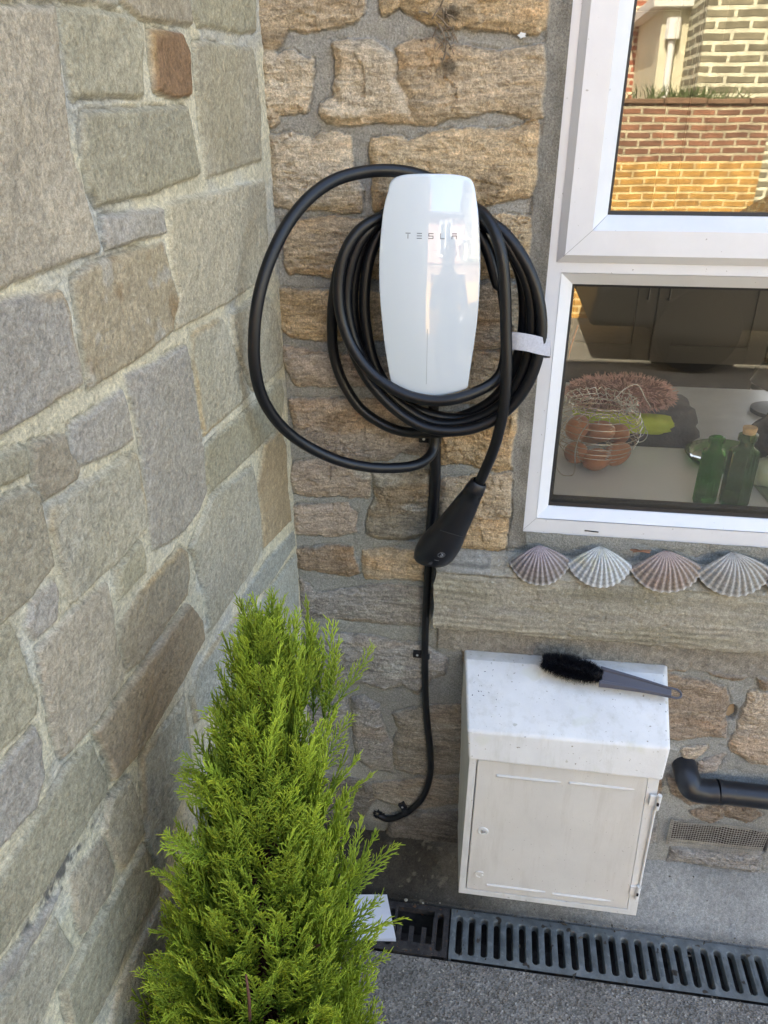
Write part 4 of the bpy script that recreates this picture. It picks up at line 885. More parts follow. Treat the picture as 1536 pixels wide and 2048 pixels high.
    def circ(rad,a0,a1,n_=24,cc=cc):
        return [surf(cc[0]+rad*math.sin(a)/L_,cc[1]+rad*math.cos(a)/.034,.0005) for a in np.linspace(a0,a1,n_)]
    b.tube(circ(rr,0,6.28,30),.00022,4);b.tube(circ(.0026,-2.2,2.0,16),.0006,5);b.build('charge_button',wt,pg)
    dk=mat('plug_marking_dark',(.07,.07,.075),.5);b=MB()
    b.tube([surf(.875,-.05+.02*k,.0005) for k in range(12)],.0006,5);b.tube([surf(.93,-.22+.03*k,.0005) for k in range(6)],.0005,4);b.tube([surf(.945,-.24+.03*k,.0005) for k in range(7)],.0005,4)
    b.tube([surf(.905,-.10,.0005),surf(.925,-.20,.0005),surf(.925,-.06,.0005),surf(.905,-.10,.0005)],.0005,4);b.build('embossed_symbol',dk,pg)
build_cable()
# ------------------------------------------------------------------ pale hook-and-loop strap on the coil
def strap():
    b=MB();top=[(1016,664),(1035,665),(1055,668),(1078,673),(1101,679)];bot=[(1016,698),(1035,700),(1055,703),(1078,709),(1100,713)];D_=[.112,.118,.116,.108,.094]
    A=catmull([onY(*p,-d) for p,d in zip(top,D_)],5);B=catmull([onY(*p,-d) for p,d in zip(bot,D_)],5);n=len(A)
    V=[];
    for a,c in zip(A,B):
        for t in (0,.5,1):
            q=a*(1-t)+c*t;V.append(q+Vector((0,-.0008*math.sin(3.1*t),0)))
    for a,c in zip(A,B):
        for t in (0,.5,1):
            q=a*(1-t)+c*t;V.append(q+Vector((0,.0012,0)))
    F=[];m_=n*3
    for i in range(n-1):
        for t in range(2): F.append((i*3+t,(i+1)*3+t,(i+1)*3+t+1,i*3+t+1));F.append((m_+i*3+t,m_+i*3+t+1,m_+(i+1)*3+t+1,m_+(i+1)*3+t))
        for t in (0,2): F.append((i*3+t,(i+1)*3+t,m_+(i+1)*3+t,m_+i*3+t))
    for i in (0,n-1):
        for t in range(2): F.append((i*3+t,i*3+t+1,m_+i*3+t+1,m_+i*3+t))
    b.add(V,F)
    # back of the strap wrapped round behind the strands
    V=[];F=[]
    for (px,py,d) in [(1101,679,.094),(1100,682,.075),(1090,682,.055),(1060,674,.034),(1030,668,.030),(1015,666,.05),(1010,665,.085),(1016,664,.112)]:
        for dy in (0,34): V.append(onY(px,py+dy,-d))
    b.add(V,[(2*i,2*i+1,2*i+3,2*i+2) for i in range(7)])
    tag(b.build('cable_strap',mat('hook_and_loop_white',(.52,.52,.56),.9,bump=.0012,bscale=900,var=.12,vscale=250),smooth='auto'),'pale lilac-white fabric strap binding the cable coil on its right','strap')
strap()
# ------------------------------------------------------------------ supply cable down the wall
SUP=[(868,862),(870,905),(870,960),(867,1010),(862,1060),(858,1110),(855,1160),(852,1220),(850,1280),(850,1340),(851,1400),(856,1460),(861,1510),(860,1550),(848,1590),(826,1616),(800,1632),(775,1638),(757,1630)]
def supply():
    root=empty('supply_cable','black armoured supply cable running down the wall below the charger','cable')
    D_=[.020]*len(SUP);pts=[onY(a,b_,-(.017 if i<16 else .012-.004*(i-16))) for i,(a,b_) in enumerate(SUP)]
    pts=catmull(pts,8);b=MB();b.tube(pts[:40],.0108,14);b.build('upper_conduit',BLACK,root,smooth=True)
    b=MB();b.tube(pts[38:],.0078,14);b.build('cable',BLACK,root,smooth=True)
    e=Vector(pts[-1]);b=MB()
    for k in range(26):   # ragged filler round the entry hole
        a=RS.rand()*6.28;q=e+Vector((.012*math.cos(a),.002*RS.rand(),.010*math.sin(a)));b.tube([q,q+Vector(RS.normal(size=3))*.005],[.0032,.0015],6)
    b.build('entry_sealant',BLACKM,root,smooth=True)
    CL=[((870,878),(-1,0),'black cable clip just under the coil','upper'),((851,1310),(-1,0),'black cable clip halfway down the supply cable','mid'),((812,1622),(-.55,-.95),'black cable clip near the bottom end of the supply cable','low')]
    for (px,py),(dx,dy),lab,_ in CL:
        c=Vector(onY(px,py,-.017));d=Vector((dx,0,-dy)).normalized();t=Vector((-d.z,0,d.x));rr=.0112 if py<1000 else .0084
        r=empty('cable_clip',lab,'cable clip','black clips holding the supply cable');b=MB();V=[];F=[];w_=.0075
        arc=[c+(-d)*(rr+.001)*math.cos(a)+Vector((0,-1,0))*(rr+.001)*math.sin(a) for a in np.linspace(-.5,math.pi,14)]+[c+d*(rr+.0175)+Vector((0,.001,0)),c+d*(rr+.0175)+Vector((0,.012,0)),c+d*(rr+.002)+Vector((0,.012,0))]
        for s in (-1,1):
            for p in arc: V.append(p+t*w_*s)
        n=len(arc)
        arc2=[c+(p-c)*1.14 for p in arc]
        b.add(V,[(i,i+1,n+i+1,n+i) for i in range(n-1)])
        q=c+d*(rr+.0092);M_=Matrix.Translation(q)@Matrix([[d.x,0,t.x,0],[d.y,1,t.y,0],[d.z,0,t.z,0],[0,0,0,1]]);b.box((-.0092,-.003,-.0075),(.0092,.012,.0075),M=M_)
        b.build('clip_body',BLACKM,r,bevel=.0007)
        s=MB();s.lathe([(.0026,0),(.0026,-.0012),(.0015,-.0018),(.0002,-.0018)],14,ax='y',c=(q.x,q.y-.003,q.z));s.build('screw',mat('screw_steel',(.6,.6,.6),.3,metal=.6),r,smooth='auto')
supply()
#@@5
# ------------------------------------------------------------------ gas meter box
def meter_box():
    root=empty('gas_meter_box','cream plastic gas meter box with a hinged door under the stone sill','meter box')
    cm=mat('meter_box_plastic',(.78,.775,.75),.42,var=.07,vscale=11,speck=[(150,.70,(.36,.33,.27)),(12,.63,(.74,.74,.68)),(60,.71,(.58,.57,.50))],dirt=((30,30,5),.50,(.52,.50,.42),.55),bump=.0004,bscale=300)
    dm=mat('meter_door_plastic',(.71,.685,.635),.45,var=.05,vscale=8,speck=[(240,.72,(.35,.31,.27))],dirt=((34,34,3.5),.52,(.50,.46,.39),.50),bump=.0003,bscale=300)
    top=[onY(930,1318,-.035),onY(1331,1349,-.035)];cr=[onY(934,1461,-.180),onY(1342,1497,-.180)];lip=[onY(936,1520,-.190),onY(1326,1563,-.190)]
    fb=[onY(917,1785,-.185),onY(1272,1832,-.185)];bk=.358,.765
    zb=(fb[0][2]+fb[1][2])/2
    b=MB()
    # hood: roof, front lip, cheeks
    TL,TR=top;CL,CR=cr;LL,LR=lip
    back=.0
    V=[(TL[0],TL[1],TL[2]),(TR[0],TR[1],TR[2]),(CR[0],CR[1],CR[2]),(CL[0],CL[1],CL[2]),(LL[0],LL[1],LL[2]),(LR[0],LR[1],LR[2]),
       (bk[0],back,TL[2]-.0),(bk[1]+.015,back,TR[2]),(bk[0],back,LL[2]-.01),(bk[1]+.01,back,LR[2]-.01),(LL[0]+.004,-.168,LL[2]-.001),(LR[0]-.004,-.168,LR[2]-.001)]
    b.add(V,[(0,1,2,3),(3,2,5,4),(6,7,1,0),(4,5,11,10),(0,3,4,10,8,6),(1,7,9,11,5,2),(8,10,11,9),(6,8,9,7)])
    b.build('hood',cm,root,bevel=.006,seg=4)
    # box below the hood
    b=MB();x0=fb[0][0];x1=fb[1][0];zt=LL[2]-.002
    def fr(xa,xb,za,zb_,ya,yb): b.box((xa,ya,za),(xb,yb,zb_))
    V=[(LL[0]+.003,-.180,zt),(LR[0]-.004,-.180,zt),(x1,-.185,zb),(x0,-.185,zb),(bk[0],.0,zt),(bk[1]+.004,.0,zt),(bk[1],.0,zb+.012),(bk[0]+.008,.0,zb+.012)]
    # rim around the door recess
    i0=.0145;IV=[(V[0][0]+i0,-.181,zt),(V[1][0]-i0*1.5,-.181,zt),(x1-i0*1.5,-.186,zb+.017),(x0+i0,-.186,zb+.017)]
    D=[(p[0],p[1]+.020,p[2]) for p in IV]
    b.add(V+IV+D,[(0,1,9,8),(1,2,10,9),(2,3,11,10),(3,0,8,11),(8,9,13,12),(9,10,14,13),(10,11,15,14),(11,8,12,15),(12,13,14,15),(0,3,7,4),(1,5,6,2),(3,2,6,7),(0,4,5,1)])
    b.build('cabinet',cm,root,bevel=.004,seg=3)
    # door leaf
    dx0=IV[0][0]+.002;dx1=IV[1][0]-.0008;dz0=zb+.020;dz1=zt-.0025
    def sx(x,z): t=(z-dz0)/(dz1-dz0);return x0+i0+.002+(x-dx0)*((x1-i0*1.5)-(x0+i0)-.003)/(dx1-dx0)*1.0 if False else x+ (1-t)*((x-dx0)/(dx1-dx0)*(x1-V[1][0])+(x0-LL[0]-.003)*(1-(x-dx0)/(dx1-dx0)))
    yd=-.1765
    def leaf(xa,xb,za,zc,y0,y1,bb):
        P=[(sx(xa,za),za),(sx(xb,za),za),(sx(xb,zc),zc),(sx(xa,zc),zc)];bb.add([(p[0],y0-.004*(1-(p[1]-dz0)/(dz1-dz0)),p[1]) for p in P]+[(p[0],y1,p[1]) for p in P],[(0,1,2,3),(7,6,5,4),(0,4,5,1),(1,5,6,2),(2,6,7,3),(3,7,4,0)])
    b=MB();leaf(dx0,dx1,dz0,dz1,yd-.006,yd+.004,b);door=b.build('door',dm,root,bevel=.0022,seg=3)
    def dpt(px,py): return onY(px,py,yd-.008)
    def dfy(z): return yd-.006-.004*(1-(z-dz0)/(dz1-dz0))
    # pressed ribs (top pair, bottom pair)
    for (a,c) in (((992,1551),(1122,1567)),((1137,1565),(1268,1582)),((972,1766),(1090,1784)),((1103,1784),(1220,1802))):
        A=dpt(*a);B=dpt(*c);s=MB();hh=.0034;z=(A[2]+B[2])/2;yy=yd-.0060-.004*(1-(z-dz0)/(dz1-dz0))
        s.tube([(A[0],yy,z),(A[0]+.002,yy,z)]+[(A[0]+(B[0]-A[0])*k/6,yy,z) for k in range(1,6)]+[(B[0],yy,z)],[.0014]+[.0036]*6+[.0014],10);s.build('door_rib',mat('rib_cream',(.66,.64,.60),.45),door,smooth='auto')
    q=dpt(966,1662);s=MB();yy=dfy(q[2])-.0030;
    s.lathe([(.0115,.004),(.0118,-.0012),(.0105,-.0022),(.0085,-.0022),(.0080,-.0005),(.0002,-.0003)],32,ax='y',c=(q[0],yy+.003,q[2]));lk=s.build('lock_ring',cm,door,smooth='auto')
    s=MB();s.lathe([(.0072,.0),(.0060,-.0018),(.0002,-.0020)],3,ax='y',c=(q[0],yy+.002,q[2]));s.build('lock_spindle',mat('lock_grey',(.33,.32,.30),.5),door)
    # moulded letter G
    q=dpt(958,1748);cu=bpy.data.curves.new('g','FONT');cu.body='G';cu.size=.030;cu.extrude=.0012;cu.bevel_depth=.0004;cu.align_x='CENTER';cu.align_y='CENTER';t=bpy.data.objects.new('t',cu)
    COL.objects.link(t);bpy.context.view_layer.update();me=bpy.data.meshes.new_from_object(t);COL.objects.unlink(t);bpy.data.objects.remove(t)
    g=bpy.data.objects.new('letter',me);COL.objects.link(g);me.materials.clear();me.materials.append(dm);g.parent=door;g.rotation_euler=(R(90),0,0);g.location=(q[0],dfy(q[2])-.0008,q[2])
    # hinges on the right stile
    for (px,py) in ((1318,1605),(1277,1785)):
        q=onY(px,py,-.19);s=MB();s.tube([(q[0]-.002,q[1],q[2]-.020),(q[0]-.0012,q[1],q[2]+.020)],.0046,12);s.box((q[0]-.018,q[1]+.001,q[2]-.012),(q[0],q[1]+.006,q[2]+.014))
        hg=s.build('hinge',cm,root,bevel=.0008);s=MB();s.box((q[0]-.005,q[1]-.0068,q[2]-.004),(q[0]-.001,q[1]-.004,q[2]+.003));s.build('hinge_gap',GASKET,hg)
    # hinge stile tube
    A=onY(1311,1612,-.186);B=onY(1279,1772,-.186);s=MB();s.tube([A,B],.0026,10);s.build('hinge_stile',cm,root,smooth='auto')
    # fixing plug on the roof
    def roof(px,py,up=.0):
        n_=Vector((CL[0]-TL[0],CL[1]-TL[1],CL[2]-TL[2])).cross(Vector((1,0,.0))).normalized()
        r=ray(px,py);o=np.array(TL);nn=np.array(n_);t=(o-CP).dot(nn)/r.dot(nn);p=CP+r*t
        if n_.y>0: n_=-n_
        return Vector(p)+n_*up,n_
    p,nn=roof(1035,1335,.0);s=MB();M_=nn.to_track_quat('Z','Y').to_matrix().to_4x4();s.lathe([(.0058,0),(.0056,.0012),(.003,.0020),(.0002,.0020)],16,M=M_,c=tuple(p));s.build('screw_cap',cm,root,smooth='auto')
    # specks of soil brushed over the roof, one loose scatter
    b=MB()
    for k in range(210):
        if k<70: px,py=RS.uniform(940,1330),RS.uniform(1330,1480)
        elif k<150: px,py=RS.normal(1010,55),RS.normal(1375,36)
        else: px,py=RS.normal(1110,50),RS.normal(1400,25)
        if not(938<px<1325 and 1322+(px-930)*.08<py<1468+(px-934)*.08): continue
        p,nn=roof(px,py,.0004);s_=.0005+.0011*RS.rand()**2.5;a=RS.rand()*6.28;u=nn.orthogonal().normalized();v=nn.cross(u);d=u*math.cos(a)+v*math.sin(a);e=nn.cross(d)
        l=s_*(1+1.6*RS.rand());V=[p+d*l,p+e*s_*.7,p-d*l,p-e*s_*.7,p+nn*s_*.8];b.add(V,[(0,1,4),(1,2,4),(2,3,4),(3,0,4)])
    tag(b.build('soil_crumbs',mat('soil',(.018,.015,.012),.9)),kind='stuff',label='dark crumbs of soil scattered over the meter box roof')
    return roof
ROOF=meter_box()
# ------------------------------------------------------------------ hand brush
def brush():
    root=empty('hand_brush','small hand brush with black bristles and a grey looped handle on the meter box roof','brush')
    a,nn=ROOF(1088,1340,.020);c,_=ROOF(1204,1372,.020);g,_=ROOF(1203,1370,.020);e,_=ROOF(1346,1400,.020);e2,_=ROOF(1366,1404,.022)
    sh=Vector((0,0,.0));a=Vector(onY(1086,1322,a.y));c=Vector(onY(1204,1352,c.y));g=Vector(onY(1200,1351,g.y));e=Vector(onY(1342,1386,e.y));e2=Vector(onY(1364,1390,e2.y))
    b=MB();ax=(c-a);side=ax.cross(nn).normalized()
    core=MB();core.tube([a+ax*t for t in (0,.1,.3,.6,.9,1)],[.004,.011,.014,.014,.013,.008],12);core.build('core',mat('bristle_core',(.006,.006,.008),.8),root,smooth=True)
    for k in range(5200):
        t=RS.rand()**.95;w_=math.sin(math.pi*min(max(t*.92+.06,0),1))**.4
        th=RS.uniform(-2.2,2.2);r0=.010*w_;p=a+ax*t+(side*math.sin(th)+nn*math.cos(th))*r0;d=(side*math.sin(th)*1.2+nn*math.cos(th)*.75+Vector(RS.normal(size=3))*.30+ax.normalized()*(-.35 if t<.12 else .05)).normalized()
        l=(.014+.008*RS.rand())*w_+.002;q=p+d*l;s=d.orthogonal().normalized()*.0005;b.add([p-s,p+s,q],[(0,1,2)])
        s=s.cross(d).normalized()*.0005;b.add([p-s,p+s,q],[(0,1,2)])
    b.build('bristles',mat('bristle_black',(.008,.008,.012),.45,spec=.6),root,recalc=False)
    gm=mat('grey_brush_plastic',(.095,.095,.115),.38)
    b=MB();V=[];F=[];n=28;ax2=(e-g).normalized();s2=ax2.cross(nn).normalized()
    for i in range(n+1):
        t=i/n;p=g+(e-g)*t;w_=.0130*(1-t)**1.6+.0112+.0014*math.sin(t*3.14);h_=.0060-.001*t
        lift=nn*(.004*math.sin(t*2.6))
        for (u,v) in ((-1,-.6),(-.8,.7),(-.55,.75),(-.45,.15),(.45,.15),(.55,.75),(.8,.7),(1,-.6)): V.append(p+lift+s2*w_*u+nn*h_*v)
    m_=8
    for i in range(n):
        for k in range(m_): F.append((i*m_+k,i*m_+(k+1)%m_,(i+1)*m_+(k+1)%m_,(i+1)*m_+k))
    F.append(tuple(range(m_)));F.append(tuple(n*m_+k for k in range(m_)));b.add(V,F)
    hd=b.build('handle',gm,root,smooth='auto')
    b=MB();cen=e+(e2-e)*.15+nn*.0015;P=[cen-ax2*.006+s2*.0095]+[cen+ax2*(.012*math.cos(t)+.004)+s2*(.0098*math.sin(t)) for t in np.linspace(1.6,-1.6,14)]+[cen-ax2*.006-s2*.0095];b.tube(catmull(P,3),.0023,8);b.build('hanging_loop',gm,hd,smooth=True)
brush()
# ------------------------------------------------------------------ scallop shells
def shell(pc,wpx,hpx,yaw,roll,c1,c2,c3,label,seed,open_=64,ears=1):
    rs=np.random.RandomState(seed)
    root=empty('scallop_shell',label,'shell','scallop shells lined up on the stone sill')
    hinge=onY(pc[0],pc[1]-hpx*.46,-.004);bot=onY(pc[0],pc[1]+hpx*.50,-.050)
    Hh=Vector(hinge);Bb=Vector(bot);down=(Bb-Hh);L_=down.length;down.normalize();side=Vector((1,0,0));side=(side-side.dot(down)*down).normalized();out=side.cross(down)
    if out.y>0: out=-out
    q=Matrix.Rotation(roll,4,out);down=q@down;side=q@side
    wd=wpx/FPX*1.50/2;nR=34;nT=132;A=R(open_);th=np.linspace(-A,A,nT);rr=np.linspace(.02,1,nR);T,U=np.meshgrid(th,rr);ribs=13
    # outline: fan, wider than tall
    rad=L_*(1.0-.10*np.abs(T/A)**2)*(1+.012*np.cos(T/A*math.pi*ribs))*(1+.02*vn(T*4+seed,T*0,seed));
    sx=wd/(L_*.90*math.sin(A))
    sidew=np.sin(T)*rad*U*sx*(1+.22*(1-U)*np.abs(np.sin(T)));dn=np.cos(T)*rad*U
    ribh=np.cos(T/A*math.pi*ribs);ribf=np.sign(ribh)*np.abs(ribh)**.7
    dome=.029*np.sin(np.pi*np.clip(U,0,1)**.72*.86)*(1-.55*np.abs(T/A)**2.2)+.003*(1-U)
    gro=.0007*np.sin(U**1.6*46+.9*ribf+2*vn(U*6,T*2,seed+3))*sstep(.35,.8,U)
    h=dome+.0021*ribf*np.clip(U*1.6,0.25,1)+gro
    P=np.array(Hh)[None,None]+sidew[...,None]*np.array(side)+dn[...,None]*np.array(down)+(h+.003)[...,None]*np.array(out)
    c=np.array(c1)*(1-U[...,None])+np.array(c2)*U[...,None]
    blot=sstep(.1,.45,fbm(U*3+seed,T*3,seed,3))[...,None];c=c*(1-blot*.6)+np.array(c3)*blot*.6
    val=(.5-.5*ribh)[...,None];c=c*(1-.38*val);c=c*(1+.22*fbm(U*24,T*24,seed+9,3)[...,None])
    band=sstep(.2,.9,np.sin(U**1.6*46))[...,None]*sstep(.5,.8,U)[...,None];c=c*(1-.18*band)
    rim=sstep(.955,.985,U)[...,None];c=c*(1-rim*.7)+np.array([.62,.62,.60])*rim*.7
    sm=bpy.data.materials.get('shell_surface') or stonemat('shell_surface',.0,700,.0003,.14,.0)
    gridmesh('fan',P[:, ::-1],c[:, ::-1],np.ones(U.shape,bool),sm,root)
    # inside face and lip give the shell its thickness
    P2=P-np.array(out)*.0022;gridmesh('inner_face',P2,c*.8,np.ones(U.shape,bool),sm,root)
    b=MB();e=[tuple(p) for p in P[-1]]+[tuple(p) for p in P2[-1]];n=nT;b.add(e,[(i,i+1,n+i+1,n+i) for i in range(n-1)]);b.build('lip',mat('shell_lip',(.55,.55,.52),.7),root,smooth=True,recalc=False)
    if ears:
        b=MB()
        for s in ((-1,) if ears==1 else (-1,1)):
            p0=Hh+down*L_*.08+out*.006+side*s*.004;p1=Hh+side*s*.026+down*.010;p2=Hh+side*s*.026+down*.027;p3=Hh+side*s*.012+down*.026+out*.004
            b.add([p0,p1,p2,p3]+[p-out*.002 for p in (p0,p1,p2,p3)],[(0,1,2,3),(7,6,5,4),(0,4,5,1),(1,5,6,2),(2,6,7,3),(3,7,4,0)])
        b.build('ear',mat('shell_ear',(.28,.27,.25),.8,var=.2,vscale=200),root)
shell((1077,1129),116,84,0,R(4),(.52,.43,.44),(.33,.30,.27),(.33,.27,.25),'purplish scallop shell at the left end of the row, under the window corner',1,64,1)
shell((1199,1132),120,86,0,R(-2),(.66,.66,.61),(.58,.60,.60),(.56,.54,.38),'palest white-yellow scallop shell, second in the row on the sill',2,62,0)
shell((1328,1141),132,88,0,R(3),(.50,.39,.35),(.38,.32,.26),(.42,.32,.27),'brownish pink scallop shell, third in the row on the sill',3,63,0)
shell((1461,1146),134,92,0,R(5),(.54,.51,.46),(.42,.41,.37),(.42,.38,.32),'large grey-white scallop shell, fourth in the row on the sill',4,63,0)
shell((1578,1157),110,80,0,R(0),(.42,.37,.34),(.28,.25,.22),(.28,.24,.22),'grey shell cut off by the right edge of the photo',5,63,0)
# dead leaf tucked under the frame
q=onY(1280,1097,-.012);b=MB();V=[];n=22
for i in range(n):
    a=2*math.pi*i/n;r=.6+.4*abs(math.sin(a*3.5+.4));V.append((q[0]+.021*r*math.cos(a),q[1]-.010+.003*math.sin(a*3),q[2]+.0045*r*math.sin(a)))
V.append((q[0],q[1]-.014,q[2]+.001));b.add(V,[(i,(i+1)%n,n) for i in range(n)]);V2=[(v[0],v[1]+.0012,v[2]) for v in V];b.add(V2,[((i+1)%n,i,n) for i in range(n)])
tag(b.build('dead_leaf',mat('dead_leaf_brown',(.22,.11,.06),.8,var=.3,vscale=80)),'small curled brown leaf under the window frame above the shells','leaf')
# ------------------------------------------------------------------ waste pipe
def pipe():
    root=empty('waste_pipe','black plastic waste pipe with an elbow entering the wall right of the meter box','pipe')
    pm=mat('pipe_black',(.016,.018,.022),.36,var=.2,vscale=30,speck=[(200,.74,(.06,.06,.06))]);y=-.042
    a=onY(1378,1556,y);c0=onY(1400,1582,y);c1=onY(1440,1584,y);e=onY(1700,1606,y)
    b=MB();P=catmull([Vector((a[0]-.001,.02,a[2]-.004)),Vector((a[0],-.005,a[2]-.006)),Vector((a[0]+.002,-.030,a[2]-.014)),Vector((a[0]+.012,y,c0[2]+.006)),Vector((c0[0]+.010,y,c0[2])),Vector((c1[0]-.005,y,c1[2]))],7)
    b.tube(P,.0265,24);b.build('elbow',pm,root,smooth='auto')
    b=MB();b.tube([Vector((c1[0]-.005,y,c1[2])),Vector((c1[0]+.004,y,c1[2]))],.0272,24);b.build('collar',pm,root,smooth='auto')
    b=MB();b.tube([Vector((c1[0],y,c1[2])),Vector((e[0]+.4,y,c1[2]-.004))],.0255,24);b.build('pipe_run',pm,root,smooth='auto')
pipe()
# ------------------------------------------------------------------ air vent with mesh
def vent():
    root=empty('air_vent','low pale mesh-covered air vent in the wall below the black pipe','vent')
    P=[onY(*p,-.012) for p in [(1343,1638),(1540,1662),(1522,1712),(1332,1688)]];TL,TR,BR,BL=[Vector(p) for p in P]
    mm=mat('vent_mesh_grey',(.36,.33,.28),.7,var=.25,vscale=60);b=MB()
    def pt(u,v):
        p=(TL*(1-u)+TR*u)*(1-v)+(BL*(1-u)+BR*u)*v;p.y-=.0025*math.sin(u*9+v*2)+.0012*math.sin(u*23)
        if v<.12: p.z-=.006*max(0,math.sin(u*7+.4))*(1-v/.12)
        return p
    for k in range(39): u=k/38;b.tube([pt(u,v) for v in np.linspace(0,1,8)],.00062,4,cap=False)
    for k in range(14): v=k/13;b.tube([pt(u,v) for u in np.linspace(0,1,30)],.00062,4,cap=False)
    b.build('mesh_screen',mm,root)
    b=MB()
    for (u0,u1,v0,v1) in ((-.005,.03,0,1),(0,1,.74,.86)):
        b.add([pt(u0,v0)+Vector((0,.002,0)),pt(u1,v0)+Vector((0,.002,0)),pt(u1,v1)+Vector((0,.002,0)),pt(u0,v1)+Vector((0,.002,0))],[(0,1,2,3)])
    b.build('vent_frame',mat('vent_frame',(.27,.25,.20),.8,var=.4,vscale=80),root,recalc=False)
vent()
# twigs caught in the pointing at the top, and a white splash of sealant
def twigs():
    b=MB();o=onY(886,70,-.016)
    for k in range(34):
        p=Vector(o)+Vector((RS.normal()*.009,-.002*RS.rand(),RS.normal()*.022-.006));d=Vector((RS.normal()*.6,-.25*RS.rand(),RS.normal())).normalized()*(.006+.018*RS.rand());b.tube([p,p+d*.5+Vector((.001,0,.001)),p+d],[.0015,.0012,.0006],5)
    tag(b.build('dry_twigs',mat('twig',(.20,.15,.10),.9,var=.5,vscale=100)),'small bunch of dry twigs caught in the mortar high above the charger','twigs')
    o=onY(1044,70,-.008);b=MB();V=[];n=18
    for i in range(n):
        a=2*math.pi*i/n;r=.0045*(.6+.55*abs(math.sin(a*2.5)));V.append((o[0]+r*math.cos(a)*1.3,-.0062,o[2]+r*math.sin(a)*.8))
    V+= [(v[0],v[1]+.006,v[2]) for v in V];b.add(V,[tuple(range(n))]+[(i,(i+1)%n,n+(i+1)%n,n+i) for i in range(n)])
    tag(b.build('white_splash',mat('white_blob',(.75,.75,.73),.6)),'small white blob stuck on the mortar near the top of the window frame','blob')
    b=MB()
    for (px,py,s) in ((812,1800,.0045),(846,1806,.003),(695,1760,.004),(880,1806,.002),(1404,1799,.003),(1352,1832,.002),(945,1917,.003)):
        q=Vector(onZ(px,py,.018 if py<1850 else .002));
        M_=Matrix.Rotation(px,4,'Z');b.lathe([(0,-s*.5),(s*.8,-s*.3),(s,.1*s),(s*.5,s*.5),(0,s*.55)],7,M=M_,c=tuple(q))
    tag(b.build('loose_pebbles',mat('pebble',(.33,.31,.25),.8,var=.3,vscale=90)),'pale loose pebbles lying around the drain','pebbles',kind='stuff')
    b=MB()
    for k in range(420):
        x=RS.uniform(.10,1.25);y=RS.choice([RS.normal(-.149,.006),RS.normal(-.279,.007),RS.uniform(-.15,-.02),RS.uniform(-.55,-.28)],p=[.35,.30,.15,.20])
        z=.002 if y<-.272 else (.006 if y<-.145 else .004+.070*float(sstep(0,1,(y+.148)/.17))+.002)
        s_=.0006+.0022*RS.rand()**3;q=Vector((x,y,z+s_*.3));b.lathe([(0,-s_*.5),(s_*.9,-.2*s_),(s_*.8,.3*s_),(0,s_*.6)],5,M=Matrix.Rotation(RS.rand()*6,4,'Z')@Matrix.Rotation(RS.rand(),4,'X'),c=tuple(q))
    for k in range(16):
        x=RS.uniform(.15,1.2);y=RS.choice([-.150,-.277,-.2])+RS.normal()*.012;a=RS.rand()*6.28;l=.004+.006*RS.rand();u=Vector((math.cos(a),math.sin(a),.15));v=Vector((-math.sin(a),math.cos(a),.2));q=Vector((x,y,.0075))
        b.add([q-u*l,q-v*l*.35,q+u*l,q+v*l*.35+Vector((0,0,.001))],[(0,1,2,3)])
    tag(b.build('grit_and_leaves',mat('grit',(.10,.085,.065),.9,var=.6,vscale=35)),'grit and leaf scraps scattered along the edges of the drain',kind='stuff')
twigs()
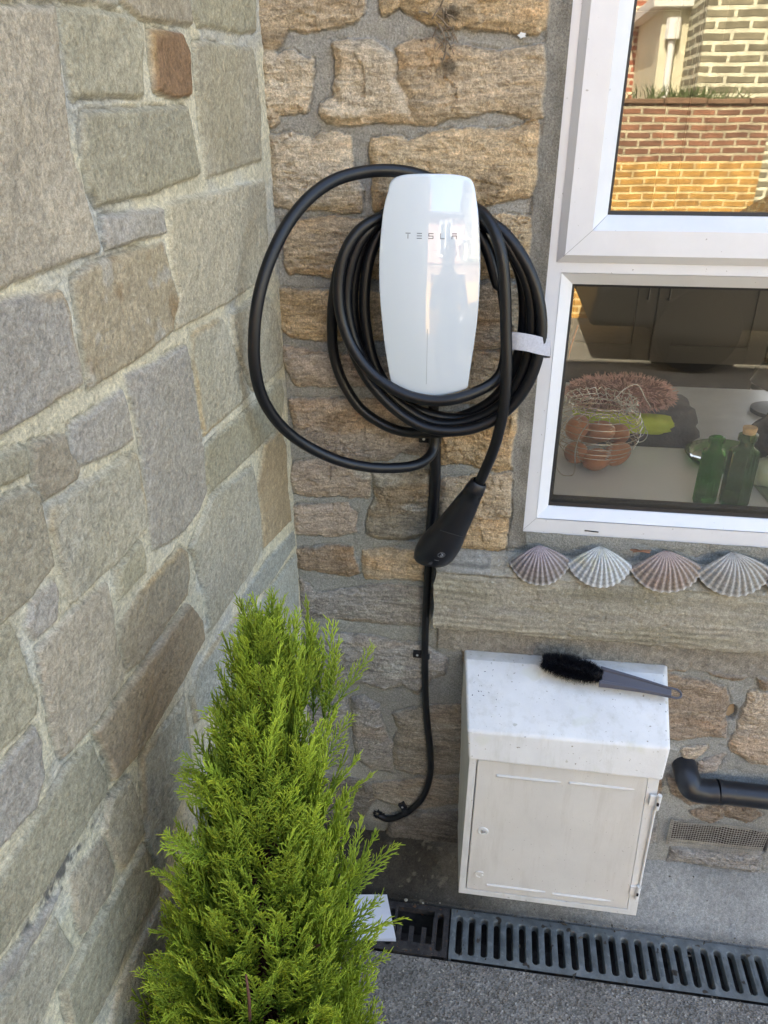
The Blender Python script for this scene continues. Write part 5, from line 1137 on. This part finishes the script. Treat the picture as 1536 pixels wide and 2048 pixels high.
#@@6
# ------------------------------------------------------------------ golden conifer
def conifer():
    rs=np.random.RandomState(12)
    root=empty('golden_conifer','bright yellow-green feathery conifer in the corner between the two walls','shrub')
    B0=Vector((.125,-.80,.42));T0=Vector((.150,-.655,1.170))
    # ---- templates: a feathery spray made of thin scaly twigs; axis along +z, plane xz
    def seg(p,q,r0,r1,V,F,A,a0,a1,n=3):
        d=(q-p);L_=np.linalg.norm(d);d=d/L_;u=np.cross(d,[0.3,.9,.2]);u/=np.linalg.norm(u);v=np.cross(d,u);o=len(V)
        mid=p+d*L_*.55
        for c,r,al in ((p,r0,a0),(mid,(r0+r1)*.55,(a0+a1)/2),(q,r1*.45,a1)):
            for k in range(n):
                t=2*math.pi*k/n;V.append(c+(u*math.cos(t)+v*math.sin(t))*r);A.append(al)
        for j in range(2):
            for k in range(n): F.append((o+j*n+k,o+j*n+(k+1)%n,o+(j+1)*n+(k+1)%n,o+(j+1)*n+k))
        F.append((o+2*n,o+2*n+1,o+2*n+2,o+2*n+2))
    def spray(L_,seed):
        r=np.random.RandomState(seed);V=[];F=[];A=[];bend=r.uniform(-.10,.10);bend2=r.uniform(.0,.14)
        def axis(t): return np.array([bend*L_*t*t,-bend2*L_*t*t,L_*t])
        N=14
        for i in range(N): seg(axis(i/N),axis((i+1)/N),.0012*(1-.5*i/N),.0012*(1-.5*(i+1)/N)+.0003,V,F,A,.1+.75*i/N,.1+.75*(i+1)/N)
        nb=int(L_/.0066)
        for i in range(nb):
            t=.10+.88*i/nb;s=1 if i%2 else -1;p=axis(t);l=(.034*(1-t)**.75+.006)*r.uniform(.75,1.25)*min(1,t*4+.3);ang=r.uniform(.36,.56)
            ph=r.uniform(-.55,.55);dv=np.array([s*math.sin(ang)*math.cos(ph),math.sin(ang)*math.sin(ph),math.cos(ang)])
            up=np.array([0,-.12,.55]);q1=p+dv*l*.5;q2=q1+(dv+up*.35)*l*.5
            seg(p,q1,.0010,.0009,V,F,A,.15+.5*t,.4+.4*t);seg(q1,q2,.0009,.0006,V,F,A,.4+.4*t,.75+.25*t)
            nt_=int(l/.0050)
            for j in range(1,nt_):
                u=j/nt_;c=p+(q1-p)*min(u*2,1) if u<.5 else q1+(q2-q1)*(u-.5)*2;s3=1 if j%2 else -1
                e1=np.array([dv[2],0,-dv[0]])*s3;ee=dv*.88+e1*.50+np.array([0,r.uniform(-.5,.25),.25]);ee/=np.linalg.norm(ee);ll=(.0125*(1-u*.55))*r.uniform(.7,1.3)
                seg(c,c+ee*ll,.00082,.0005,V,F,A,.35+.4*t,.8+.2*t)
        return np.array(V),np.array(F),np.array(A)
    TP=[spray(L_,k) for k,L_ in enumerate((.10,.12,.085,.14,.11,.13))]
    VV=[];FF=[];AA=[];off=0;br=MB();tone=[]
    axd=np.array(T0-B0);H=np.linalg.norm(axd)
    def radius(s):  # s: 0 top -> 1 bottom
        return np.interp(s,[0,.06,.14,.25,.4,.55,.7,.85,1],[.016,.032,.050,.070,.098,.126,.146,.162,.170])
    def put(p,d,scale,k,roll):
        nonlocal off
        V,F,A=TP[k];z=d/np.linalg.norm(d);out=np.array([p[0]-ax_[0],p[1]-ax_[1],0.]);
        x=np.cross(z,[math.cos(roll),math.sin(roll),.2]);x/=np.linalg.norm(x);y=np.cross(z,x)
        if y.dot(-out)<0 : pass
        W=p+scale*(V[:,0:1]*x+V[:,1:2]*y+V[:,2:3]*z)
        # keep clear of the left wall
        o=W@LN;mk=o<.006;W[mk]+=LN*(.006-o[mk])[:,None]
        VV.append(W);FF.append(F+off);AA.append(A);tone.append(np.full(len(V),rs.uniform(-1,1)));off+=len(V)
    nS=1050
    for i in range(nS):
        s=(i+.5)/nS;s=s**.72;s=min(s,1.02);a=i*2.39996+rs.uniform(-.3,.3);Rr=radius(s)
        c=np.array(T0)*(1-s)+np.array(B0)*s;ax_=c
        f=rs.uniform(.45,1.0)**.7*rs.choice([.60,.80,1.0],p=[.20,.40,.40])
        lean=np.interp(s,[0,.3,.7,1],[.06,.13,.30,.66])*rs.uniform(.5,1.35)
        rad=np.array([math.cos(a),math.sin(a),0.]);k=rs.randint(len(TP));L_=[.10,.12,.085,.14,.11,.13][k]*np.interp(s,[0,.15,1],[.75,1.0,1.25])
        d=rad*math.sin(lean)+np.array([0,0,math.cos(lean)])
        tip=c+rad*Rr*f+np.array([0,0,.02]);p=tip-d*L_*.72
        put(p,d,L_/[.10,.12,.085,.14,.11,.13][k],k,a+rs.uniform(-.9,.9))
        if rs.rand()<.30:
            q=c-np.array([0,0,Rr*.7]);br.tube(catmull([q,(q+p)/2+rad*.01,p+d*L_*.4],4),[.0018]*8+[.0007],5)
    # leaders standing above the crown (positions of tips taken along the crown top)
    for (px,py,dep,ln) in [(500,1222,.66,.12),(522,1228,.67,.13),(545,1238,.65,.12),(575,1238,.64,.12),(604,1262,.62,.13),(660,1250,.60,.14),(655,1300,.63,.12),(630,1285,.61,.12),(540,1290,.66,.13),(590,1300,.66,.13),(480,1262,.68,.10),(770,1668,.60,.13),(745,1720,.62,.13),(752,1790,.66,.14),(372,1515,.76,.10),(352,1568,.78,.10),(335,1690,.80,.10),(318,1760,.80,.09),(310,1850,.80,.10),(300,1930,.82,.10),(292,1985,.84,.10),(735,1865,.70,.14),(740,1960,.72,.13),(385,1535,.74,.12),(430,1440,.72,.12),(690,1420,.62,.12),(705,1500,.62,.12),(708,1590,.62,.12),(455,1400,.70,.12)]:
        t=onY(px,py,-dep);s=min(max((T0.z-t[2])/(T0.z-B0.z),0),1);c=np.array(T0)*(1-s)+np.array(B0)*s;ax_=c
        rad=np.array([t[0]-c[0],t[1]-c[1],0.]);rl=np.linalg.norm(rad)+1e-6
        le=min(rl*4,.85)*(.30 if py<1350 else .8)+(.0 if py<1350 else .2);d=rad/rl*math.sin(le)+np.array([0,0,math.cos(le)]);d/=np.linalg.norm(d)
        for q in range(3): put(t-d*ln*(1.0-.12*q)+rs.normal(size=3)*.004*q,d+rs.normal(size=3)*.12*q,ln/.12*(1-.1*q),1,rs.uniform(0,6.28))
    W=np.concatenate(VV);F=np.concatenate(FF);A=np.concatenate(AA);T=np.concatenate(tone)
    me=bpy.data.meshes.new('foliage');me.vertices.add(len(W));me.vertices.foreach_set('co',W.astype(np.float32).ravel())
    tri=F[:,2]==F[:,3];sizes=np.where(tri,3,4).astype(np.int32);starts=np.concatenate([[0],np.cumsum(sizes)[:-1]]).astype(np.int32)
    mask=np.ones(F.shape,bool);mask[tri,3]=False;loops=F[mask].astype(np.int32)
    me.loops.add(len(loops));me.loops.foreach_set('vertex_index',loops);me.polygons.add(len(F));me.polygons.foreach_set('loop_start',starts);me.polygons.foreach_set('loop_total',sizes)
    me.polygons.foreach_set('use_smooth',np.ones(len(F),bool));me.update(calc_edges=True)
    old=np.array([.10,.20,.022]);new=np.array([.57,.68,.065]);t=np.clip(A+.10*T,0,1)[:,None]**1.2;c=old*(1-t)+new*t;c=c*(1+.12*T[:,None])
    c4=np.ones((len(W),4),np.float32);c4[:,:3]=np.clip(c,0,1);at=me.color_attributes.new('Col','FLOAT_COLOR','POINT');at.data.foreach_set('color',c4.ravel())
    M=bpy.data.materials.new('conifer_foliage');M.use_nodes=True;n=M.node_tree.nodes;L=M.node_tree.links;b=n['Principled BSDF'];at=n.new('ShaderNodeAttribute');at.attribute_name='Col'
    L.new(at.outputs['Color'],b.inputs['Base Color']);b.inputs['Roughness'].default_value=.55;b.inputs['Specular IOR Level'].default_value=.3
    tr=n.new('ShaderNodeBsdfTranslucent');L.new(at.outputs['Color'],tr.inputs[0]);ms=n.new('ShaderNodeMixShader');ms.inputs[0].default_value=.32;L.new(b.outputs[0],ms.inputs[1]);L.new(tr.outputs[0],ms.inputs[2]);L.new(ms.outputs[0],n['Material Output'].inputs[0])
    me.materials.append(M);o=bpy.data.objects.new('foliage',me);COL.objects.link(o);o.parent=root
    bk=mat('reddish_bark',(.13,.055,.035),.85,var=.35,vscale=120)
    br.tube(catmull([(B0.x,B0.y-.0,.20),B0,(B0+T0)/2+Vector((.004,0,0)),T0-Vector((0,0,.12)),T0-Vector((0,0,.03))],8),list(np.linspace(.0065,.0012,33)),8)
    for (px0,py0,px1,py1,dep) in ((516,1420,518,1325,.69),(500,2040,492,1950,.86)):
        br.tube([onY(px0,py0,-dep),onY((px0+px1)/2+2,(py0+py1)/2,-dep),onY(px1,py1,-dep)],[.0020,.0018,.0012],6)
    br.build('trunk',bk,root,smooth=True)
    pt=MB();pt.lathe([(.10,0),(.105,.0),(.135,.235),(.145,.235),(.145,.262),(.130,.262),(.120,.225),(.0,.225)],40,c=(B0.x+.03,B0.y,0));tag(pt.build('plant_pot',mat('terracotta',(.30,.13,.07),.85,var=.15,vscale=20),smooth='auto'),'terracotta pot that holds the conifer, below the bottom edge of the photo','pot')
    return len(F)
conifer()
#@@7
# ------------------------------------------------------------------ the yard behind the camera (seen in the panes and in the charger's glass)
def brickmat(name,c1,c2,mo,sx=.225,sy=.075,ms=.012,bump=.006):
    M=bpy.data.materials.new(name);M.use_nodes=True;n=M.node_tree.nodes;L=M.node_tree.links;b=n['Principled BSDF'];b.inputs['Roughness'].default_value=.9
    tc=n.new('ShaderNodeTexCoord');sp=n.new('ShaderNodeSeparateXYZ');cb=n.new('ShaderNodeCombineXYZ');L.new(tc.outputs['Object'],sp.inputs[0])
    ad=n.new('ShaderNodeMath');L.new(sp.outputs[0],ad.inputs[0]);L.new(sp.outputs[1],ad.inputs[1]);L.new(ad.outputs[0],cb.inputs[0]);L.new(sp.outputs[2],cb.inputs[1])
    no=n.new('ShaderNodeTexNoise');no.inputs['Scale'].default_value=3.5;no.inputs['Detail'].default_value=4;L.new(tc.outputs['Object'],no.inputs['Vector'])
    dv=n.new('ShaderNodeVectorMath');dv.operation='MULTIPLY_ADD';L.new(no.outputs['Color'],dv.inputs[0]);dv.inputs[1].default_value=(.03,.03,0);L.new(cb.outputs[0],dv.inputs[2])
    br=n.new('ShaderNodeTexBrick');L.new(dv.outputs[0],br.inputs['Vector']);br.inputs['Scale'].default_value=1;br.inputs['Brick Width'].default_value=sx;br.inputs['Row Height'].default_value=sy;br.inputs['Mortar Size'].default_value=ms;br.inputs['Mortar Smooth'].default_value=.3
    br.inputs['Color1'].default_value=(*c1,1);br.inputs['Color2'].default_value=(*c2,1);br.inputs['Mortar'].default_value=(*mo,1);br.inputs['Bias'].default_value=0
    n2=n.new('ShaderNodeTexNoise');n2.inputs['Scale'].default_value=9;n2.inputs['Detail'].default_value=6;L.new(tc.outputs['Object'],n2.inputs['Vector'])
    mr=n.new('ShaderNodeMapRange');mr.inputs[1].default_value=.3;mr.inputs[2].default_value=.7;mr.inputs[3].default_value=.65;mr.inputs[4].default_value=1.3;L.new(n2.outputs[0],mr.inputs[0])
    vm=n.new('ShaderNodeVectorMath');vm.operation='SCALE';L.new(br.outputs[0],vm.inputs[0]);L.new(mr.outputs[0],vm.inputs['Scale']);L.new(vm.outputs[0],b.inputs['Base Color'])
    bu=n.new('ShaderNodeBump');bu.invert=True;bu.inputs['Distance'].default_value=bump;L.new(br.outputs['Fac'],bu.inputs['Height']);L.new(bu.outputs[0],b.inputs['Normal']);return M
CM=np.array([CP[0],2*.03-CP[1],CP[2]])
def env(px,py,y):
    r=ray(px,py);k=(CM[1]-y)/r[1];return CP[0]+r[0]*k,CP[2]+r[2]*k
def yard():
    RED=brickmat('red_brick',(.34,.15,.085),(.20,.095,.06),(.52,.45,.31),.20,.062,.012);YEL=brickmat('sunlit_tint_brick',(.60,.33,.08),(.46,.24,.06),(.84,.64,.32),.20,.062,.011)
    y=-6.0;zt=env(1400,203,y)[1];zy=env(1400,324,y)[1];xr=env(1524,330,y)[0]
    root=empty('garden_brick_wall','old red brick garden wall across the yard with a sunlit ochre band coloured into its lower half','wall')
    b=MB();b.box((-5,y-.24,zy),(xr,y,zt));b.build('brickwork',RED,root);b=MB();b.box((-5,y-.24,-.05),(xr,y+.004,zy-.001));b.build('sunlit_tint_base',YEL,root)  # lower courses carry a band of sunlight as ochre brick colour
    b=MB()
    for k in range(22): x=-4.9+k*.345;b.box((x,y-.27,zt+.001),(x+.335,y+.02,zt+.045+.01*math.sin(k*3)))
    b.build('coping',mat('coping_brick',(.22,.13,.08),.9,var=.4,vscale=5),root,bevel=.008)
    # neighbour's stone wall
    y2=-7.2;xs=env(1402,100,y2)[0];root=empty('neighbour_stone_house','grey stone house end with wide cream pointing across the yard','house')
    b=MB();b.box((xs,y2-4,-.05),(9,y2,4.6));b.build('stone_gable',brickmat('cream_pointed_stone',(.27,.24,.16),(.20,.18,.12),(.72,.69,.52),.30,.088,.020,.012),root)
    b=MB();b.add([(xs-.2,y2+.2,4.6),(9.2,y2+.2,4.6),(9.2,y2-2,6.0),(xs-.2,y2-2,6.0),(xs-.2,y2-4.2,4.6),(9.2,y2-4.2,4.6)],[(0,1,2,3),(3,2,5,4),(0,3,4),(1,5,2)]);b.build('roof',mat('slate_far',(.07,.07,.08),.7,var=.2),root)
    # cream rendered extension with two slim windows
    y3=-8.0;xa=env(1322,60,y3)[0];xb=env(1410,60,y3)[0];zc=env(1350,8,y3)[1]
    root=empty('rendered_extension','cream rendered flat-roofed extension beyond the brick wall','house');rm=mat('cream_render',(.66,.62,.47),.9,var=.08,vscale=3)
    b=MB();b.box((xa,y3-3,-.05),(xb,y3,zc));b.build('render_wall',rm,root);b=MB();b.box((xa-.12,y3-3.1,zc+.001),(xb+.1,y3+.12,zc+.10));b.build('fascia',mat('fascia_white',(.75,.75,.72),.5),root)
    # red brick house
    y4=-9.6;xc=env(1330,60,y4)[0];root=empty('brick_house','red brick terraced house with white windows facing the yard','house')
    b=MB();b.box((-7,y4-6,-.05),(xc+.1,y4,3.9));b.build('brick_wall',brickmat('house_brick',(.42,.13,.075),(.30,.09,.055),(.62,.54,.42),.225,.075,.016),root)
    b=MB();b.add([(-7.2,y4+.3,3.9),(xc+.3,y4+.3,3.9),(xc+.3,y4-3,4.9),(-7.2,y4-3,4.9),(-7.2,y4-6.3,3.9),(xc+.3,y4-6.3,3.9)],[(0,1,2,3),(3,2,5,4),(0,3,4),(1,5,2)]);rf=b.build('roof',mat('slate_roof',(.085,.085,.095),.6,var=.25,vscale=4),root)
    wm=mat('white_window',(.8,.8,.8),.4);dg=mat('dark_pane',(.03,.035,.04),.08)
    for (x,z,w_,h_) in ((-4.6,.3,1.1,1.2),(-2.2,.3,1.1,1.2),(.2,.3,.9,1.2),(-4.6,2.4,1.1,1.2),(-2.2,2.4,1.1,1.2),(.2,2.4,.9,1.2)):
        b=MB();b.box((x-.08,y4,z-.08),(x+w_+.08,y4+.05,z));b.box((x-.08,y4,z+h_),(x+w_+.08,y4+.05,z+h_+.14));b.box((x-.02,y4,z),(x+.06,y4+.04,z+h_));b.box((x+w_-.06,y4,z),(x+w_+.02,y4+.04,z+h_));b.box((x+w_/2-.03,y4,z),(x+w_/2+.03,y4+.04,z+h_));f=b.build('window',wm,root)
        b=MB();b.box((x+.06,y4,z+.001),(x+w_-.06,y4+.012,z+h_-.001));b.build('pane',dg,f)
    b=MB();b.box((-1.4,y4-3.3,4.6),(-.9,y4-2.7,5.9));b.lathe([(.10,5.9),(.12,6.15),(.09,6.15)],12,c=(-1.15,y4-3,0));b.build('chimney',bpy.data.materials['house_brick'],rf)
    for (px,pb) in ((1306,190),(1340,190)):
        yy=y4+.07 if px<1320 else y3+.06;x,z=env(px,100,yy);b=MB();b.tube([(x,yy,0),(x,yy,env(px,40,yy)[1])],.035,10);b.tube([(x,yy,env(px,70,yy)[1]),(x+.0,yy,env(px,28,yy)[1])],.075,8);tag(b.build('downpipe',mat('pipe_white',(.8,.8,.78),.4),smooth='auto'),'white downpipe on the '+('brick house' if px<1320 else 'cream extension')+' across the yard','downpipe')
    # weeds on top of the brick wall
    b=MB()
    for k in range(160):
        x=env(1365,198,y)[0]+RS.normal()*.22;p=Vector((x,y-.1+RS.normal()*.04,zt+.04));q=p+Vector((RS.normal()*.05,RS.normal()*.04,(.05+.08*RS.rand())));b.tube([p,(p+q)/2+Vector((.01,0,0)),q],[.005,.004,.001],4)
    tag(b.build('wall_weeds',mat('weed_green',(.07,.11,.03),.8)),'tuft of green weeds growing on top of the brick garden wall','weeds')
    # dark car parked along the garden wall
    x0=env(1186,585,-4.3)[0];root=empty('parked_car','dark hatchback car parked in front of the brick garden wall','car');cp=mat('car_paint',(.006,.0065,.0075),.6,spec=.3)
    prof=[(0,.32),(.05,.62),(.55,.80),(1.15,.90),(1.65,1.22),(2.2,1.34),(3.0,1.33),(3.55,1.20),(3.95,.95),(4.05,.55),(4.0,.30)]
    P=[(x0+a,c) for a,c in prof];b=MB();b.prism(P,-5.70,-4.30);b.build('car_body',cp,root,bevel=.06,seg=4)
    cg=mat('car_glass',(.01,.012,.014),.05)
    for yy in (-4.296,-5.705):
        for w_ in ([(1.32,.93),(1.70,1.17),(2.22,1.27),(2.22,.93)],[(2.32,.93),(2.32,1.27),(3.0,1.26),(3.42,1.16),(3.60,.95)]):
            b=MB();b.add([(x0+a,yy,c) for a,c in w_],[tuple(range(len(w_)))]);b.build('side_window',cg,root)
    b=MB();b.add([(x0+1.19,-5.60,.935),(x0+1.19,-4.40,.935),(x0+1.62,-4.45,1.225),(x0+1.62,-5.55,1.225)],[(0,1,2,3)]);b.build('windscreen',bpy.data.materials['car_glass'],root)
    for wx in (.78,3.22):
        for yy in (-5.62,-4.38):
            b=MB();b.lathe([(.18,-.09),(.30,-.10),(.315,-.06),(.315,.06),(.30,.10),(.18,.09)],28,ax='y',c=(x0+wx,yy,.315));wl=b.build('wheel',cp,root,smooth='auto')
            b=MB();b.lathe([(.0001,-.085),(.05,-.092),(.18,-.080),(.18,.080),(.05,.092),(.0001,.085)],14,ax='y',c=(x0+wx,yy,.315));b.build('rim',cp,wl,smooth='auto')
    for yy in (-5.5,-4.5):
        b=MB();b.lathe([(.0001,.07),(.09,.05),(.11,0),(.0001,-.02)],16,M=Matrix.Rotation(R(-75),4,'Y'),c=(x0+.13,yy,.60));b.build('headlight',mat('lamp_glass',(.5,.5,.5),.1),root,smooth=True)
yard()
# ------------------------------------------------------------------ the photographer, standing behind the camera with a phone
def skin(name,V,E,rad,m_,parent,lv=2,root=0):
    me=bpy.data.meshes.new(name);me.from_pydata(V,E,[]);me.materials.append(m_);o=bpy.data.objects.new(name,me);COL.objects.link(o)
    o.modifiers.new('s','SKIN');s=o.modifiers.new('u','SUBSURF');s.levels=lv;s.render_levels=lv;sv=me.skin_vertices[0].data
    for i,r in enumerate(rad): sv[i].radius=(r if hasattr(r,'__len__') else (r,r))
    sv[root].use_root=True;o.modifiers['s'].use_smooth_shade=True;o.parent=parent;return o
def person():
    root=empty('person','person in a dark jacket and jeans holding up a phone, mirrored in the charger glass','person');px,py=.46,-1.86
    root.location=(px,py,0)
    sk=mat('skin',(.45,.26,.18),.5);cl=mat('dark_jacket',(.045,.05,.06),.9,bump=.003,bscale=60);jn=mat('jeans',(.05,.07,.12),.9)
    # trunk, head, legs
    V=[(0,0,.98),(0,0,1.10),(0,0,1.26),(0,.0,1.42),(0,.01,1.50),(0,.02,1.56),(0,.03,1.64),(0,.03,1.72),(-.10,0,.93),(-.11,.02,.52),(-.11,-.01,.10),(-.12,.12,.04),(.10,0,.93),(.11,.02,.52),(.11,-.01,.10),(.12,.12,.04),
       (-.19,0,1.43),(-.27,.06,1.20),(-.17,.30,1.38),(-.120,.43,1.53),(.19,0,1.43),(.25,.06,1.20),(.08,.30,1.38),(-.02,.43,1.53)]
    E=[(0,1),(1,2),(2,3),(3,4),(4,5),(5,6),(6,7),(0,8),(8,9),(9,10),(10,11),(0,12),(12,13),(13,14),(14,15),(3,16),(16,17),(17,18),(18,19),(3,20),(20,21),(21,22),(22,23)]
    r=[(.15,.11),(.14,.10),(.155,.11),(.16,.10),(.060,.058),(.052,.055),(.074,.090),(.062,.075),(.092,.09),(.062,.06),(.045,.048),(.04,.035),(.092,.09),(.062,.06),(.045,.048),(.04,.035),(.068,.06),(.050,.05),(.038,.036),(.026,.03),(.068,.06),(.050,.05),(.038,.036),(.026,.03)]
    body=skin('body',V,E,r,sk,root)
    E2=[e for e in E if e[0] in(0,1,2,3,16,17,18,20,21,22) and e[1] not in (8,12,4,19,23)]
    skin('jacket',[V[0],V[1],V[2],V[3],V[16],V[17],(-.145,.36,1.45),V[20],V[21],(.03,.36,1.45)],[(0,1),(1,2),(2,3),(3,4),(4,5),(5,6),(3,7),(7,8),(8,9)],[(.17,.13),(.165,.125),(.18,.13),(.175,.12),(.082,.075),(.066,.066),(.040,.042),(.082,.075),(.066,.066),(.040,.042)],cl,root)
    skin('jeans',[(0,0,1.0),(-.10,0,.92),(-.11,.02,.52),(-.11,-.01,.10),(.10,0,.92),(.11,.02,.52),(.11,-.01,.10)],[(0,1),(1,2),(2,3),(0,4),(4,5),(5,6)],[(.165,.13),(.105,.105),(.078,.078),(.066,.07),(.105,.105),(.078,.078),(.066,.07)],jn,root)
    hr=skin('hair',[(0,.0,1.66),(0,.005,1.75),(0,.04,1.785)],[(0,1),(1,2)],[(.083,.085),(.082,.092),(.055,.065)],mat('hair_brown',(.04,.025,.015),.7),root)
    b=MB();b.lathe([(0.0001,.022),(.010,.006),(.013,-.012),(.0001,-.018)],10,c=(0,.122,1.655));b.build('nose',sk,root,smooth=True)
    b=MB();b.lathe([(.0001,.006),(.022,.002),(.022,-.003),(.0001,-.006)],12,c=(0,.108,1.615));b.build('mouth',mat('lips',(.35,.13,.11),.5),root,smooth=True)
    em_=mat('eye_dark',(.03,.02,.02),.2)
    for s in (-1,1):
        b=MB();b.lathe([(.0001,-.03),(.012,-.02),(.014,.012),(.0001,.03)],10,c=(s*.080,.02,1.655));b.build('ear',sk,root,smooth=True)
        b=MB();b.lathe([(.0001,-.009),(.009,-.004),(.010,.004),(.0001,.009)],12,c=(s*.030,.106,1.675));b.build('eye',em_,root,smooth=True)
    # hands gripping the phone edges
    for s,wx in ((-1,-.120),(1,-.02)):
        w0=Vector((wx,.43,1.53));V=[tuple(w0),tuple(w0+Vector((-.004*s,.03,.035))),tuple(w0+Vector((-.006*s,.045,.075)))];E=[(0,1),(1,2)];rr=[(.024,.02),(.034,.016),(.030,.013)]
        for k in range(4):
            b0=w0+Vector(((-.006+.0)*s+s*(.012-.0*k),.050,.078-.017*k+.010));i0=len(V);ln=(.9,1,.95,.78)[k]
            P_=[b0,b0+Vector((s*.006,.024*ln,.006)),b0+Vector((-s*.010,.036*ln,.008)),b0+Vector((-s*.024,.034*ln,.008))]
            V+=[tuple(p) for p in P_];E+=[(2 if k<2 else 1,i0),(i0,i0+1),(i0+1,i0+2),(i0+2,i0+3)];rr+=[(.0095,.0095),(.009,.009),(.008,.008),(.0068,.0068)]
        i0=len(V);V+=[tuple(w0+Vector((-s*.022,.022,.040))),tuple(w0+Vector((-s*.032,.030,.066))),tuple(w0+Vector((-s*.036,.030,.086)))];E+=[(1,i0),(i0,i0+1),(i0+1,i0+2)];rr+=[(.012,.012),(.0105,.0105),(.0085,.0085)]
        skin('hand',V,E,rr,sk,root,lv=1)
    for s in (-1,1):
        b=MB();b.tube(catmull([(s*.11,-.09,.045),(s*.112,0,.05),(s*.118,.12,.035),(s*.12,.20,.028)],4),[.040]*3+[.044]*3+[.042]*3+[.040]*3+[.028],14);b.build('shoe',BLACKM,root,smooth=True)
    ph=empty('phone','black phone held up in both hands','phone');ph.location=(CP[0],CP[1]-.012,CP[2]-.05)
    b=MB();b.box((-.0375,-.012,-.125),(.0375,-.004,.03));b.build('phone_body',mat('phone_black',(.01,.01,.012),.2),ph,bevel=.003)
person()
